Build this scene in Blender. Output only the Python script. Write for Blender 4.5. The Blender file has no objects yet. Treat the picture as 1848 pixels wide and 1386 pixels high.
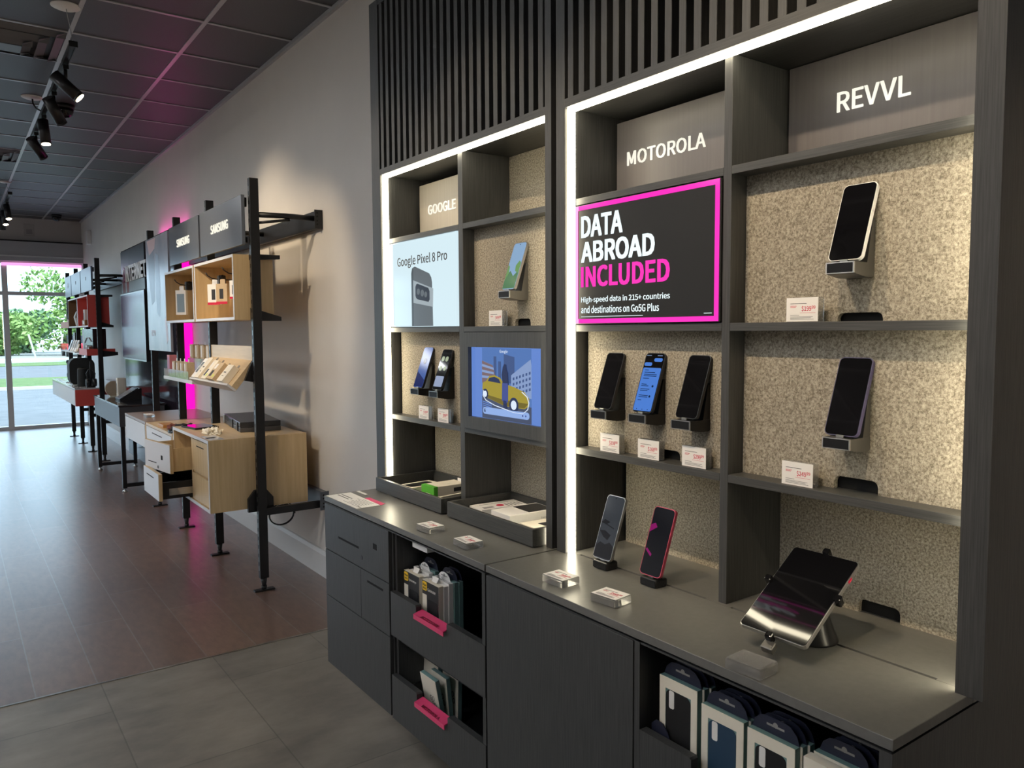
import bpy, bmesh, math, random
from mathutils import Matrix, Vector
random.seed(7)
R = math.radians
H = 1.49                       # camera height above the floor
SC = bpy.context.scene
COL = SC.collection

# ------------------------------------------------------------------ camera, world, exposure
cam_d = bpy.data.cameras.new('camera'); cam = bpy.data.objects.new('camera', cam_d); COL.objects.link(cam)
yaw, pitch, roll = 0.624904, 0.0688022, 0.00602
f = Vector((math.sin(yaw)*math.cos(pitch), math.cos(yaw)*math.cos(pitch), -math.sin(pitch)))
r = Vector((math.cos(yaw), -math.sin(yaw), 0)); d = f.cross(r)
r2 = math.cos(roll)*r + math.sin(roll)*d; d2 = -math.sin(roll)*r + math.cos(roll)*d
cam.matrix_world = Matrix(((r2.x, -d2.x, -f.x, 0), (r2.y, -d2.y, -f.y, 0), (r2.z, -d2.z, -f.z, H), (0, 0, 0, 1)))
cam_d.sensor_width = 36; cam_d.lens = 36*1407.04/1848; cam_d.clip_start = .02; cam_d.clip_end = 400
SC.camera = cam
vs = SC.view_settings
vs.view_transform = 'Standard'; vs.look = 'None'; vs.gamma = 1; vs.use_curve_mapping = False; vs.exposure = 0.25
SC.cycles.use_denoising = True
SC.cycles.max_bounces = 8; SC.cycles.diffuse_bounces = 4; SC.cycles.glossy_bounces = 4; SC.cycles.transmission_bounces = 8
SC.cycles.transparent_max_bounces = 8
SC.cycles.caustics_reflective = False; SC.cycles.caustics_refractive = False
SC.cycles.sample_clamp_indirect = 6

wd = bpy.data.worlds.new('sky'); SC.world = wd; wd.use_nodes = True
nt = wd.node_tree; bg = nt.nodes['Background']
tc = nt.nodes.new('ShaderNodeTexCoord'); sep = nt.nodes.new('ShaderNodeSeparateXYZ'); rp = nt.nodes.new('ShaderNodeValToRGB')
nt.links.new(tc.outputs['Generated'], sep.inputs[0]); nt.links.new(sep.outputs['Z'], rp.inputs[0]); nt.links.new(rp.outputs[0], bg.inputs[0])
rp.color_ramp.elements[0].color = (.62, .81, 1, 1); rp.color_ramp.elements[1].color = (.55, .75, 1, 1)
bg.inputs[1].default_value = 3.4

def lamp(name, kind, loc, energy, color=(1, 1, 1), aim=None, **kw):
    l = bpy.data.lights.new(name, kind); l.energy = energy; l.color = color
    for k, v in kw.items(): setattr(l, k, v)
    o = bpy.data.objects.new(name, l); COL.objects.link(o); o.location = loc
    if aim is not None: o.rotation_euler = (Vector(aim)-Vector(loc)).to_track_quat('-Z', 'Y').to_euler()
    return o
lamp('sun', 'SUN', (-20, 10, 40), 4.0, (1, .95, .86), aim=(-8, 22, 0), angle=.03)
WIN_Y = 14.25
po = lamp('window_portal', 'AREA', (-1.4, WIN_Y+.2, 1.3), 1, aim=(-1.4, 0, 1.3), shape='RECTANGLE', size=6.4, size_y=2.5)
po.data.cycles.is_portal = True

# ------------------------------------------------------------------ materials
MATS = {}
def mat(name, color, rough=.5, metal=0, emit=None, es=0, trans=0, ior=1.45, spec=.5, coat=0):
    if name in MATS: return MATS[name]
    m = bpy.data.materials.new(name); m.use_nodes = True; b = m.node_tree.nodes['Principled BSDF']
    b.inputs['Base Color'].default_value = (*color, 1); b.inputs['Roughness'].default_value = rough
    b.inputs['Metallic'].default_value = metal; b.inputs['IOR'].default_value = ior
    b.inputs['Specular IOR Level'].default_value = spec
    b.inputs['Transmission Weight'].default_value = trans; b.inputs['Coat Weight'].default_value = coat
    if emit: b.inputs['Emission Color'].default_value = (*emit, 1); b.inputs['Emission Strength'].default_value = es
    MATS[name] = m; return m

def noisy(name, c1, c2, scale=(1, 1, 1), ns=5, detail=4, rough=.5, bump=0, lo=.3, hi=.7, metal=0, spec=.5, rough2=None, nrough=.6):
    """two colours mixed by a (stretched) noise in object space"""
    if name in MATS: return MATS[name]
    m = mat(name, c1, rough, metal, spec=spec); n = m.node_tree.nodes; l = m.node_tree.links; b = n['Principled BSDF']
    t = n.new('ShaderNodeTexCoord'); mp = n.new('ShaderNodeMapping'); no = n.new('ShaderNodeTexNoise'); rm = n.new('ShaderNodeValToRGB')
    geo = n.new('ShaderNodeNewGeometry')
    mp.inputs['Scale'].default_value = scale; no.inputs['Scale'].default_value = ns; no.inputs['Detail'].default_value = detail
    no.inputs['Roughness'].default_value = nrough
    l.new(geo.outputs['Position'], mp.inputs[0]); l.new(mp.outputs[0], no.inputs['Vector']); l.new(no.outputs['Fac'], rm.inputs[0])
    rm.color_ramp.elements[0].position = lo; rm.color_ramp.elements[1].position = hi
    rm.color_ramp.elements[0].color = (*c1, 1); rm.color_ramp.elements[1].color = (*c2, 1)
    l.new(rm.outputs[0], b.inputs['Base Color'])
    if bump:
        bp = n.new('ShaderNodeBump'); bp.inputs['Strength'].default_value = bump; bp.inputs['Distance'].default_value = .002
        l.new(no.outputs['Fac'], bp.inputs['Height']); l.new(bp.outputs[0], b.inputs['Normal'])
    return m

def emis(name, c, s):
    return mat(name, (0, 0, 0), .10, emit=c, es=s, spec=.3)

LAM = noisy('charcoal laminate', (.036, .037, .038), (.068, .068, .067), (60, 60, 1.6), 6, 5, .42, .15)
LAMH = noisy('charcoal shelf edge', (.040, .041, .041), (.072, .072, .069), (60, 1.6, 60), 6, 5, .40, .1)
TOP = noisy('worktop laminate', (.130, .128, .120), (.150, .147, .137), (6, 6, 6), 12, 4, .34, .03)
FELT = noisy('wool felt', (.15, .13, .10), (.50, .45, .365), (1, 1, 1), 210, 4, .95, .5, .36, .66, spec=.1, nrough=.75)
BLK = mat('black metal', (.012, .012, .013), .42)
BLKG = mat('black gloss', (.006, .006, .007), .06)
BLKP = mat('black plastic', (.014, .014, .015), .3)
VOID = mat('cable hole black', (.003, .003, .003), .8)
WALL = noisy('painted wall', (.73, .70, .665), (.77, .74, .70), (1, 1, 1), 2.2, 3, .55, .02)
WHITE = mat('white paint', (.78, .78, .77), .4)
BIRCH = noisy('birch veneer', (.56, .40, .215), (.68, .51, .29), (14, 14, .9), 3.2, 5, .42, .05)
BIRCHY = noisy('birch veneer top', (.56, .41, .24), (.68, .52, .32), (14, .9, 14), 3.2, 5, .35, .05)
LAMW = mat('pale laminate', (.66, .65, .66), .38)
CORAL = mat('coral laminate', (.66, .09, .075), .45)
ORANGE = mat('orange laminate', (.60, .16, .04), .5)
CARD = mat('white card', (.82, .80, .77), .6)
CREAM = mat('cream card', (.80, .74, .62), .6)
KRAFT = noisy('kraft card', (.50, .38, .24), (.58, .45, .29), (1, 1, 1), 30, 3, .7)
INK = mat('dark ink', (.03, .03, .035), .6)
INKR = mat('red ink', (.55, .01, .05), .6)
GREYI = mat('grey ink', (.30, .29, .29), .6)
YEL = mat('yellow print', (.92, .60, .03), .5)
TEAL = mat('teal card', (.16, .27, .26), .6)
NAVY = mat('navy card', (.018, .021, .042), .5)
BLUEC = mat('blue silicone', (.018, .05, .095), .5)
GREEN = mat('green print', (.10, .46, .04), .5)
PINK = mat('pink acrylic', (.80, .07, .19), .25)
ACR = mat('clear acrylic', (1, 1, 1), .02, trans=1, ior=1.47)
n_ = ACR.node_tree.nodes; tr_ = n_.new('ShaderNodeBsdfTransparent'); mx_ = n_.new('ShaderNodeMixShader'); mx_.inputs[0].default_value = .5; tr_.inputs[0].default_value = (.97, .97, .96, 1)
df_ = n_.new('ShaderNodeBsdfDiffuse'); df_.inputs[0].default_value = (.92, .91, .90, 1); m2_ = n_.new('ShaderNodeMixShader'); m2_.inputs[0].default_value = .22
ACR.node_tree.links.new(tr_.outputs[0], m2_.inputs[1]); ACR.node_tree.links.new(df_.outputs[0], m2_.inputs[2])
ACR.node_tree.links.new(n_['Principled BSDF'].outputs[0], mx_.inputs[1]); ACR.node_tree.links.new(m2_.outputs[0], mx_.inputs[2]); ACR.node_tree.links.new(mx_.outputs[0], n_['Material Output'].inputs[0])
CHROME = mat('bright metal', (.62, .61, .58), .28, 1)
STEEL = mat('brushed steel', (.35, .35, .34), .35, 1)
GLASS_K = mat('phone glass', (.004, .004, .005), .05, spec=.5, coat=.3)
LEDM = emis('led diffuser', (1, .90, .66), 15)
MAGL = emis('magenta led', (1, .004, .42), 1.25)
SIGNP = noisy('taupe sign panel', (.105, .095, .10), (.12, .11, .112), (1, 30, 1), 4, 3, .38, .02)
SIGNG = noisy('light taupe sign panel', (.30, .27, .23), (.34, .305, .26), (1, 30, 1), 4, 3, .45, .02)
LETTER = emis('lit letter', (1, .95, .80), .85)
SLATB = mat('slat gap black', (.006, .006, .006), .7)

# ------------------------------------------------------------------ mesh helpers
import os
try: FONT = bpy.data.fonts.load(os.path.join(bpy.utils.system_resource('DATAFILES'), 'fonts', 'Noto Sans CJK Regular.woff2'))
except Exception: FONT = None
class MB:
    def __init__(s): s.bm = bmesh.new()
    def _merge(s, t, mi, xf):
        if xf is not None: t.transform(xf)
        for fc in t.faces: fc.material_index = mi
        me = bpy.data.meshes.new('t'); t.to_mesh(me); t.free(); s.bm.from_mesh(me); bpy.data.meshes.remove(me); return s
    def box(s, x0, x1, y0, y1, z0, z1, mi=0, bev=0, seg=2, xf=None):
        t = bmesh.new(); bmesh.ops.create_cube(t, size=1)
        t.transform(Matrix.Translation(((x0+x1)/2, (y0+y1)/2, (z0+z1)/2)) @ Matrix.Diagonal((abs(x1-x0), abs(y1-y0), abs(z1-z0), 1)))
        if bev: bmesh.ops.bevel(t, geom=t.edges[:], offset=bev, segments=seg, affect='EDGES', profile=.5)
        return s._merge(t, mi, xf)
    def cyl(s, p0, p1, r0, r1=None, n=20, mi=0, xf=None):
        p0, p1 = Vector(p0), Vector(p1); v = p1-p0; t = bmesh.new()
        bmesh.ops.create_cone(t, cap_ends=True, segments=n, radius1=r0, radius2=r0 if r1 is None else r1, depth=v.length)
        t.transform(Matrix.Translation((p0+p1)/2) @ v.to_track_quat('Z', 'Y').to_matrix().to_4x4())
        for fc in t.faces: fc.smooth = len(fc.verts) == 4
        return s._merge(t, mi, xf)
    def sph(s, c, rx, ry=None, rz=None, mi=0, sub=3, xf=None):
        t = bmesh.new(); bmesh.ops.create_icosphere(t, subdivisions=sub, radius=1)
        t.transform(Matrix.Translation(c) @ Matrix.Diagonal((rx, ry or rx, rz or rx, 1)))
        for fc in t.faces: fc.smooth = True
        return s._merge(t, mi, xf)
    def prism(s, poly, axis, a, b, mi=0, xf=None, mcap=None):
        t = bmesh.new()
        def P(u, v, w): return {'x': (w, u, v), 'y': (u, w, v), 'z': (u, v, w)}[axis]
        A = [t.verts.new(P(u, v, a)) for u, v in poly]; B = [t.verts.new(P(u, v, b)) for u, v in poly]
        t.faces.new(A); t.faces.new(B[::-1]); n = len(poly)
        for i in range(n): t.faces.new((A[i], B[i], B[(i+1) % n], A[(i+1) % n]))
        bmesh.ops.recalc_face_normals(t, faces=t.faces[:])
        return s._merge(t, mi, xf)
    def tube(s, pts, rad, n=8, mi=0):
        pts = [Vector(p) for p in pts]; t = bmesh.new(); rings = []
        for i, p in enumerate(pts):
            tg = (pts[min(i+1, len(pts)-1)]-pts[max(i-1, 0)]).normalized()
            a = tg.orthogonal().normalized() if not rings else (ax - tg*ax.dot(tg)).normalized()
            ax = a; b = tg.cross(a)
            rings.append([t.verts.new(p+rad*(math.cos(k*2*math.pi/n)*a+math.sin(k*2*math.pi/n)*b)) for k in range(n)])
        for q, w in zip(rings, rings[1:]):
            for k in range(n): t.faces.new((q[k], q[(k+1) % n], w[(k+1) % n], w[k])).smooth = True
        t.faces.new(rings[0][::-1]); t.faces.new(rings[-1])
        bmesh.ops.recalc_face_normals(t, faces=t.faces[:])
        return s._merge(t, mi, None)
    def lathe(s, prof, c=(0, 0, 0), n=28, mi=0, xf=None):
        t = bmesh.new(); rings = [[t.verts.new((c[0]+rr*math.cos(k*2*math.pi/n), c[1]+rr*math.sin(k*2*math.pi/n), c[2]+z)) for k in range(n)] for rr, z in prof]
        for q, w in zip(rings, rings[1:]):
            for k in range(n): t.faces.new((q[k], q[(k+1) % n], w[(k+1) % n], w[k])).smooth = True
        t.faces.new(rings[0][::-1]); t.faces.new(rings[-1]); bmesh.ops.recalc_face_normals(t, faces=t.faces[:])
        return s._merge(t, mi, xf)
    def text(s, body, o, width=None, height=.02, ux=(0, -1, 0), uy=(0, 0, 1), ext=.0006, bold=.0, mi=0, align='L', xf=None, vfit=True):
        """flat raised lettering; o is the lower left (or centre for align C) of the text box"""
        cu = bpy.data.curves.new('t', 'FONT'); cu.body = body; cu.size = 1; cu.resolution_u = 3
        if FONT: cu.font = FONT
        ob = bpy.data.objects.new('t', cu); me = bpy.data.meshes.new_from_object(ob)
        xs = [v.co.x for v in me.vertices]; ys = [v.co.y for v in me.vertices]
        w0, h0 = max(xs)-min(xs), max(ys)-min(ys)
        sy = height/(h0 if vfit else .72); sx = width/w0 if width else sy
        ux, uy = Vector(ux), Vector(uy); nn = ux.cross(uy); o = Vector(o)
        if align == 'C': o = o - ux*(w0*sx/2) - uy*(h0*sy/2)
        for v in me.vertices:
            v.co = o + ux*((v.co.x-min(xs))*sx) + uy*((v.co.y-(min(ys) if vfit else 0))*sy)
        t = bmesh.new(); t.from_mesh(me)
        bmesh.ops.recalc_face_normals(t, faces=t.faces[:])
        g = bmesh.ops.extrude_face_region(t, geom=t.faces[:]); vv = [e for e in g['geom'] if isinstance(e, bmesh.types.BMVert)]
        bmesh.ops.translate(t, verts=vv, vec=nn*ext); bmesh.ops.recalc_face_normals(t, faces=t.faces[:])
        bpy.data.meshes.remove(me); bpy.data.objects.remove(ob); bpy.data.curves.remove(cu)
        if bold:      # heavier strokes: shifted copies of the same letters
            for k, (a, b) in enumerate(((1, .7), (-1, .7), (1, -.7), (-1, -.7))):
                c = t.copy(); c.transform(Matrix.Translation(ux*(a*bold*sx)+uy*(b*bold*sy)-nn*(ext*.02*(k+1)))); s._merge(c, mi, xf)
        return s._merge(t, mi, xf)
    def build(s, name, mats, parent=None):
        me = bpy.data.meshes.new(name)
        root = parent
        while root is not None and root.parent is not None: root = root.parent
        if root is not None: s.bm.transform(Matrix.Translation(-root.location))
        s.bm.to_mesh(me); s.bm.free()
        for m in (mats if isinstance(mats, (list, tuple)) else [mats]): me.materials.append(m)
        o = bpy.data.objects.new(name, me); COL.objects.link(o)
        if parent is not None: o.parent = parent
        return o

def tag(o, label, cat, group=None):
    o['label'] = label; o['category'] = cat
    if group: o['group'] = group
    return o
def thing(name, label, cat, loc=(0, 0, 0), group=None):
    o = bpy.data.objects.new(name, None); COL.objects.link(o); o.location = loc; o.empty_display_size = .05
    return tag(o, label, cat, group)
def struct(name, mb, m):
    o = mb.build(name, m); o['kind'] = 'structure'; return o
def dup(root, loc, rot=(0, 0, 0), label=None, group=None):
    q = root.copy(); COL.objects.link(q); q.location = loc; q.rotation_euler = rot
    if label: q['label'] = label
    if group: q['group'] = group
    for ch in list(root.children):
        c = ch.copy(); COL.objects.link(c); c.parent = q
        for g in list(ch.children):
            e = g.copy(); COL.objects.link(e); e.parent = c
    return q
def rrect(a0, a1, b0, b1, rad, n=5):
    out = []
    for cx, cy, s0 in ((a1-rad, b1-rad, 0), (a0+rad, b1-rad, 90), (a0+rad, b0+rad, 180), (a1-rad, b0+rad, 270)):
        for k in range(n+1):
            t = R(s0+90*k/n); out.append((cx+rad*math.cos(t), cy+rad*math.sin(t)))
    return out

# ------------------------------------------------------------------ room shell
CEIL = H+1.771; WX = 1.80; LX = -5.0; BY = -1.2; SEAM = 3.645
def brick_mat(name, c1, c2, mortar, bw, rh, ms, rough, ngrain, bumps, scl, off=.37, coatb=0):
    m = mat(name, c1, rough); n = m.node_tree.nodes; l = m.node_tree.links; b = n['Principled BSDF']
    geo = n.new('ShaderNodeNewGeometry'); sx = n.new('ShaderNodeSeparateXYZ'); cb = n.new('ShaderNodeCombineXYZ'); br = n.new('ShaderNodeTexBrick')
    l.new(geo.outputs['Position'], sx.inputs[0]); l.new(sx.outputs['Y'], cb.inputs[0]); l.new(sx.outputs['X'], cb.inputs[1]); l.new(cb.outputs[0], br.inputs['Vector'])
    br.offset = off; br.inputs['Scale'].default_value = 1; br.inputs['Brick Width'].default_value = bw; br.inputs['Row Height'].default_value = rh
    br.inputs['Mortar Size'].default_value = ms; br.inputs['Mortar Smooth'].default_value = .1; br.inputs['Bias'].default_value = 0
    br.inputs['Color1'].default_value = (*c1, 1); br.inputs['Color2'].default_value = (*c2, 1); br.inputs['Mortar'].default_value = (*mortar, 1)
    mp = n.new('ShaderNodeMapping'); mp.inputs['Scale'].default_value = scl; no = n.new('ShaderNodeTexNoise')
    no.inputs['Scale'].default_value = ngrain; no.inputs['Detail'].default_value = 6; no.inputs['Roughness'].default_value = .62
    l.new(geo.outputs['Position'], mp.inputs[0]); l.new(mp.outputs[0], no.inputs['Vector'])
    mx = n.new('ShaderNodeMix'); mx.data_type = 'RGBA'; mx.blend_type = 'MULTIPLY'; mx.inputs[0].default_value = .8
    rm = n.new('ShaderNodeValToRGB'); rm.color_ramp.elements[0].position = .28; rm.color_ramp.elements[1].position = .72
    rm.color_ramp.elements[0].color = (.5, .5, .5, 1); rm.color_ramp.elements[1].color = (1.25, 1.22, 1.18, 1)
    l.new(no.outputs['Fac'], rm.inputs[0]); l.new(br.outputs['Color'], mx.inputs[6]); l.new(rm.outputs[0], mx.inputs[7]); l.new(mx.outputs[2], b.inputs['Base Color'])
    bp = n.new('ShaderNodeBump'); bp.inputs['Strength'].default_value = bumps; bp.inputs['Distance'].default_value = .004
    if coatb:
        cb_ = n.new('ShaderNodeBump'); cb_.inputs['Strength'].default_value = coatb; cb_.inputs['Distance'].default_value = .004; l.new(no.outputs['Fac'], cb_.inputs['Height']); l.new(cb_.outputs[0], b.inputs['Coat Normal'])
    ad = n.new('ShaderNodeMath'); ad.operation = 'SUBTRACT'; l.new(no.outputs['Fac'], ad.inputs[0]); l.new(br.outputs['Fac'], ad.inputs[1])
    l.new(ad.outputs[0], bp.inputs['Height']); l.new(bp.outputs[0], b.inputs['Normal'])
    return m
PLANK = brick_mat('dark walnut planks', (.135, .076, .055), (.225, .140, .102), (.22, .19, .18), 1.22, .225, .003, .24, 3.2, .12, (9, 3.0, 4), coatb=.022)
TILE = brick_mat('grey brown stone tile', (.205, .182, .155), (.255, .228, .195), (.15, .135, .115), .92, .46, .0025, .42, 1.9, .05, (1.5, 2.6, 2))
pb = PLANK.node_tree.nodes['Principled BSDF']; pb.inputs['Roughness'].default_value = .5; pb.inputs['Coat Weight'].default_value = 1; pb.inputs['Coat Roughness'].default_value = .30; pb.inputs['Coat IOR'].default_value = 1.55
struct('floor', MB().box(LX, WX+.2, SEAM, WIN_Y+.15, -.1, 0), PLANK)
struct('floor_stone', MB().box(LX, WX+.2, BY, SEAM, -.1, 0), TILE)
struct('trim_1', MB().box(LX, WX, SEAM-.006, SEAM+.006, 0, .003, bev=.001), CHROME)
struct('wall_right', MB().box(WX, WX+.15, BY, WIN_Y+.15, 0, CEIL), WALL)
struct('wall_left', MB().box(LX-.15, LX, BY, WIN_Y+.15, 0, CEIL), WALL)
struct('wall_back', MB().box(LX, WX, BY-.15, BY, 0, CEIL), mat('dark shading wall', (.05, .05, .055), .6))  # unseen wall, set close and dark to shade the nearer bay's end
bb = MB()
bb.prism([(WX-.016, 0), (WX-.016, .135), (WX-.010, .16), (WX-.004, .163), (WX, .163), (WX, 0)], 'y', 2.8, WIN_Y-.05)
struct('baseboard_right', bb, WHITE)

# ceiling: dark mineral tiles on a grid
CT = noisy('dark ceiling tile', (.055, .056, .062), (.078, .079, .086), (1, 1, 1), 180, 3, .48, .10, spec=.8)
BAR = mat('ceiling grid bar', (.42, .43, .45), .28, spec=1)
struct('ceiling', MB().box(LX, WX, BY, WIN_Y+.15, CEIL, CEIL+.12), CT)
g = MB(); gx = [1.274-.6096*i for i in range(-0, 11)]
for x in gx: g.box(x-.012, x+.012, BY, WIN_Y, CEIL-.006, CEIL)
struct('trim_2', g, BAR)
g = MB()
for i in range(-13, 16):
    y = 4.745+.6096*i
    if BY < y < WIN_Y: g.box(LX, WX, y-.011, y+.011, CEIL-.005, CEIL-.0002)
struct('trim_3', g, BAR)
struct('trim_4', MB().box(WX-.022, WX, 2.8, WIN_Y, CEIL-.022, CEIL), BAR)

# front wall with shop window
ZT = H+1.085                                    # top of the glazing
struct('wall_front', MB().box(LX, WX, WIN_Y, WIN_Y+.15, H+1.36, CEIL), mat('front wall paint', (.50, .48, .47), .6))
m = MB(); m.box(LX, WX, WIN_Y-.12, WIN_Y+.15, H+1.10, H+1.40)
m.box(LX, WX, WIN_Y-.12, WIN_Y-.02, H+1.405, H+1.42, 1)
m.box(LX, WX, WIN_Y-.14, WIN_Y+.1, H+1.165, H+1.185, 2)
struct('trim_5', m, [mat('window box grey', (.33, .33, .35), .5), SLATB, mat('aluminium', (.62, .63, .64), .4, .6)])
ALU = MATS['aluminium']
m = MB()
for x in (LX+.04, -3.85, -2.7, -1.5, -.42, .735, WX-.0): m.box(x-.038 if x < WX else x-.02, x+.038 if x < WX else x, WIN_Y-.03, WIN_Y+.10, 0, ZT)
for z0, z1 in ((0, .05), (H+.585, H+.64), (ZT-.01, ZT+.06)): m.box(LX, WX, WIN_Y-.025, WIN_Y+.095, z0, z1)
fr = m.build('window_1', ALU); fr['kind'] = 'structure'
gm = bpy.data.materials.new('window glass'); gm.use_nodes = True; n = gm.node_tree.nodes; l = gm.node_tree.links
for q in list(n):
    if q.type == 'BSDF_PRINCIPLED': n.remove(q)
tr = n.new('ShaderNodeBsdfTransparent'); tr.inputs[0].default_value = (.93, .97, .97, 1); gl = n.new('ShaderNodeBsdfGlossy'); gl.inputs['Roughness'].default_value = .01
fz = n.new('ShaderNodeLayerWeight'); fz.inputs[0].default_value = .5; pw = n.new('ShaderNodeMath'); pw.operation = 'POWER'; pw.inputs[1].default_value = 5
ml = n.new('ShaderNodeMath'); ml.operation = 'MULTIPLY_ADD'; ml.inputs[1].default_value = .96; ml.inputs[2].default_value = .04
l.new(fz.outputs['Facing'], pw.inputs[0]); l.new(pw.outputs[0], ml.inputs[0]); mxs = n.new('ShaderNodeMixShader'); l.new(ml.outputs[0], mxs.inputs[0]); l.new(tr.outputs[0], mxs.inputs[1]); l.new(gl.outputs[0], mxs.inputs[2])
l.new(mxs.outputs[0], n['Material Output'].inputs[0])
pane = MB().box(LX, WX, WIN_Y+.03, WIN_Y+.036, .02, ZT).build('window_glass', gm, fr)
MAGW = emis('pink led strip', (1, .36, .74), 1.1)
tag(MB().box(.70, WX-.03, WIN_Y-.10, WIN_Y-.04, H+1.03, H+1.075, bev=.006).build('window_led_strip', MAGW), 'pink glowing light strip along the top of the shop window', 'light strip')
m = MB().box(WX-.06, WX, 13.2, 13.32, H+1.32, H+1.52, bev=.01)
tag(m.build('motion_sensor', WHITE), 'small white sensor box high on the wall near the shop window', 'sensor')
m = MB().box(1.02, 1.16, WIN_Y-.008, WIN_Y, H+1.50, H+1.68, bev=.003).box(1.05, 1.13, WIN_Y-.012, WIN_Y-.004, H+1.53, H+1.60, 1)
tag(m.build('access_plate', [mat('plate paint', (.42, .40, .39), .5), GREYI]), 'grey cover plate on the wall above the shop window', 'wall plate')

# ------------------------------------------------------------------ outside
ASPH = noisy('pale concrete lot', (.125, .137, .148), (.178, .19, .20), (1, 1, 1), 2.5, 6, .9)
def slab(nm, y0, y1, z, m): struct(nm, MB().box(-60, 90, y0, y1, z-.2, z), m)
slab('ground_lot', WIN_Y+.15, 25.6, -.08, ASPH)
slab('road_verge', 25.6, 31.8, -.06, noisy('verge grass', (.075, .135, .035), (.13, .20, .065), (1, 1, 1), 4, 5, .95))
slab('road_street', 31.8, 44, -.09, noisy('street asphalt', (.115, .125, .135), (.15, .16, .17), (1, 1, 1), 1.5, 4, .9))
slab('road_verge_far', 44, 56, -.07, MATS['verge grass'])
slab('ground_far', 56, 120, -.09, noisy('far gravel', (.26, .27, .25), (.32, .33, .31), (1, 1, 1), .5, 4, .9))
struct('ground_kerb', MB().box(-60, 90, 25.45, 25.62, -.1, .0), mat('kerb concrete', (.62, .62, .60), .9))
LEAF = []
for i, (a, b) in enumerate((((.15, .27, .06), (.30, .44, .14)), ((.09, .19, .09), (.19, .30, .16)))):
    mm = noisy('leaves %s' % 'ab'[i], a, b, (1, 1, 1), .8, 3, .7); LEAF.append(mm)
TRUNK = mat('bark', (.10, .07, .05), .9)
def leaf_mesh(rad, hgt, nleaf, seed, low=.12):
    rnd = random.Random(seed); bm = bmesh.new()
    blobs = [(rnd.uniform(-.55, .55)*rad, rnd.uniform(-.5, .5)*rad, rnd.uniform(low+.1, .85)*hgt, rnd.uniform(.32, .55)*rad) for _ in range(11)]
    for _ in range(nleaf):
        bx, by, bz, br_ = rnd.choice(blobs)
        v = Vector((rnd.gauss(0, 1), rnd.gauss(0, 1), rnd.gauss(0, 1))).normalized()*br_*rnd.uniform(.65, 1.05)
        c = Vector((bx, by, bz))+v; c.z = max(c.z, .15)
        a = Vector((rnd.gauss(0, 1), rnd.gauss(0, 1), rnd.gauss(0, 1))).normalized(); b = a.orthogonal().normalized(); s = rnd.uniform(.10, .24)
        bm.faces.new([bm.verts.new(c+a*s), bm.verts.new(c+b*s*.6), bm.verts.new(c-a*s), bm.verts.new(c-b*s*.6)])
    return bm
TREES = [(3.0, 66, 2.3, 2.9, 0), (7.0, 64, 2.9, 6.0, 0), (10.2, 68, 3.0, 5.2, 0), (0.2, 70, 2.4, 2.6, 1), (5.2, 73, 2.4, 3.1, 1), (-4.6, 71, 2.4, 3.2, 1), (14.5, 70, 3.4, 4.8, 1), (-9.5, 72, 2.6, 4, 0), (21, 71, 3.4, 5, 0)]
TL = ['pale green tree with rounded low crown seen through the window beside the mullion', 'tallest light green tree outside the window', 'light green tree outside behind the hanging grey sign panels',
      'low dark green tree at the left edge of the window view', 'dark green tree filling the gap behind the pale trees', 'dark green tree out past the window mullion on the street side',
      'dark green tree behind the wall end of the window', 'pale tree far along the street hidden from the window view', 'pale tree beyond the wall end of the street']
for (x, y, rad, hg, k), lb in zip(TREES, TL):
    t = thing('tree', lb, 'tree', (x, y, -.1), 'trees across the street')
    mb = MB(); mb.bm.free(); mb.bm = leaf_mesh(rad, hg, 3800, int(x*10)+400); mb.bm.transform(Matrix.Translation(t.location)); mb.build('crown', LEAF[k], t)
    MB().cyl((x, y, -.1), (x, y, hg*.6), .18, .08, 10).build('trunk', TRUNK, t)
t = thing('car', 'small red car parked across the street outside the window', 'car', (7.2, 61, -.09))
m = MB().box(6.35, 8.05, 58.8, 63.0, .20, .80, bev=.15); m.build('body', mat('red car paint', (.50, .03, .05), .25), t)
MB().prism([(59.6, .78), (60.2, 1.32), (61.8, 1.32), (62.5, .78)], 'x', 6.45, 7.95).build('cabin', BLKG, t)
for y in (59.6, 62.1):
    for x in (6.36, 7.90): MB().cyl((x-.02, y, .22), (x+.16, y, .22), .31).build('wheel', BLKP, t)
t = thing('sign_post', 'thin leaning street sign pole on the grass outside', 'pole', (3.9, 50, -.07))
MB().cyl((3.9, 50, -.07), (3.56, 50, 1.42), .045).build('pole', mat('galvanised pole', (.5, .52, .53), .6), t)
struct('ground_island', MB().prism([(2.6+3.0*math.cos(R(a)), 50+1.6*math.sin(R(a))) for a in range(0, 360, 20)], 'z', -.1, .06), mat('pale island concrete', (.72, .74, .74), .8))
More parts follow.
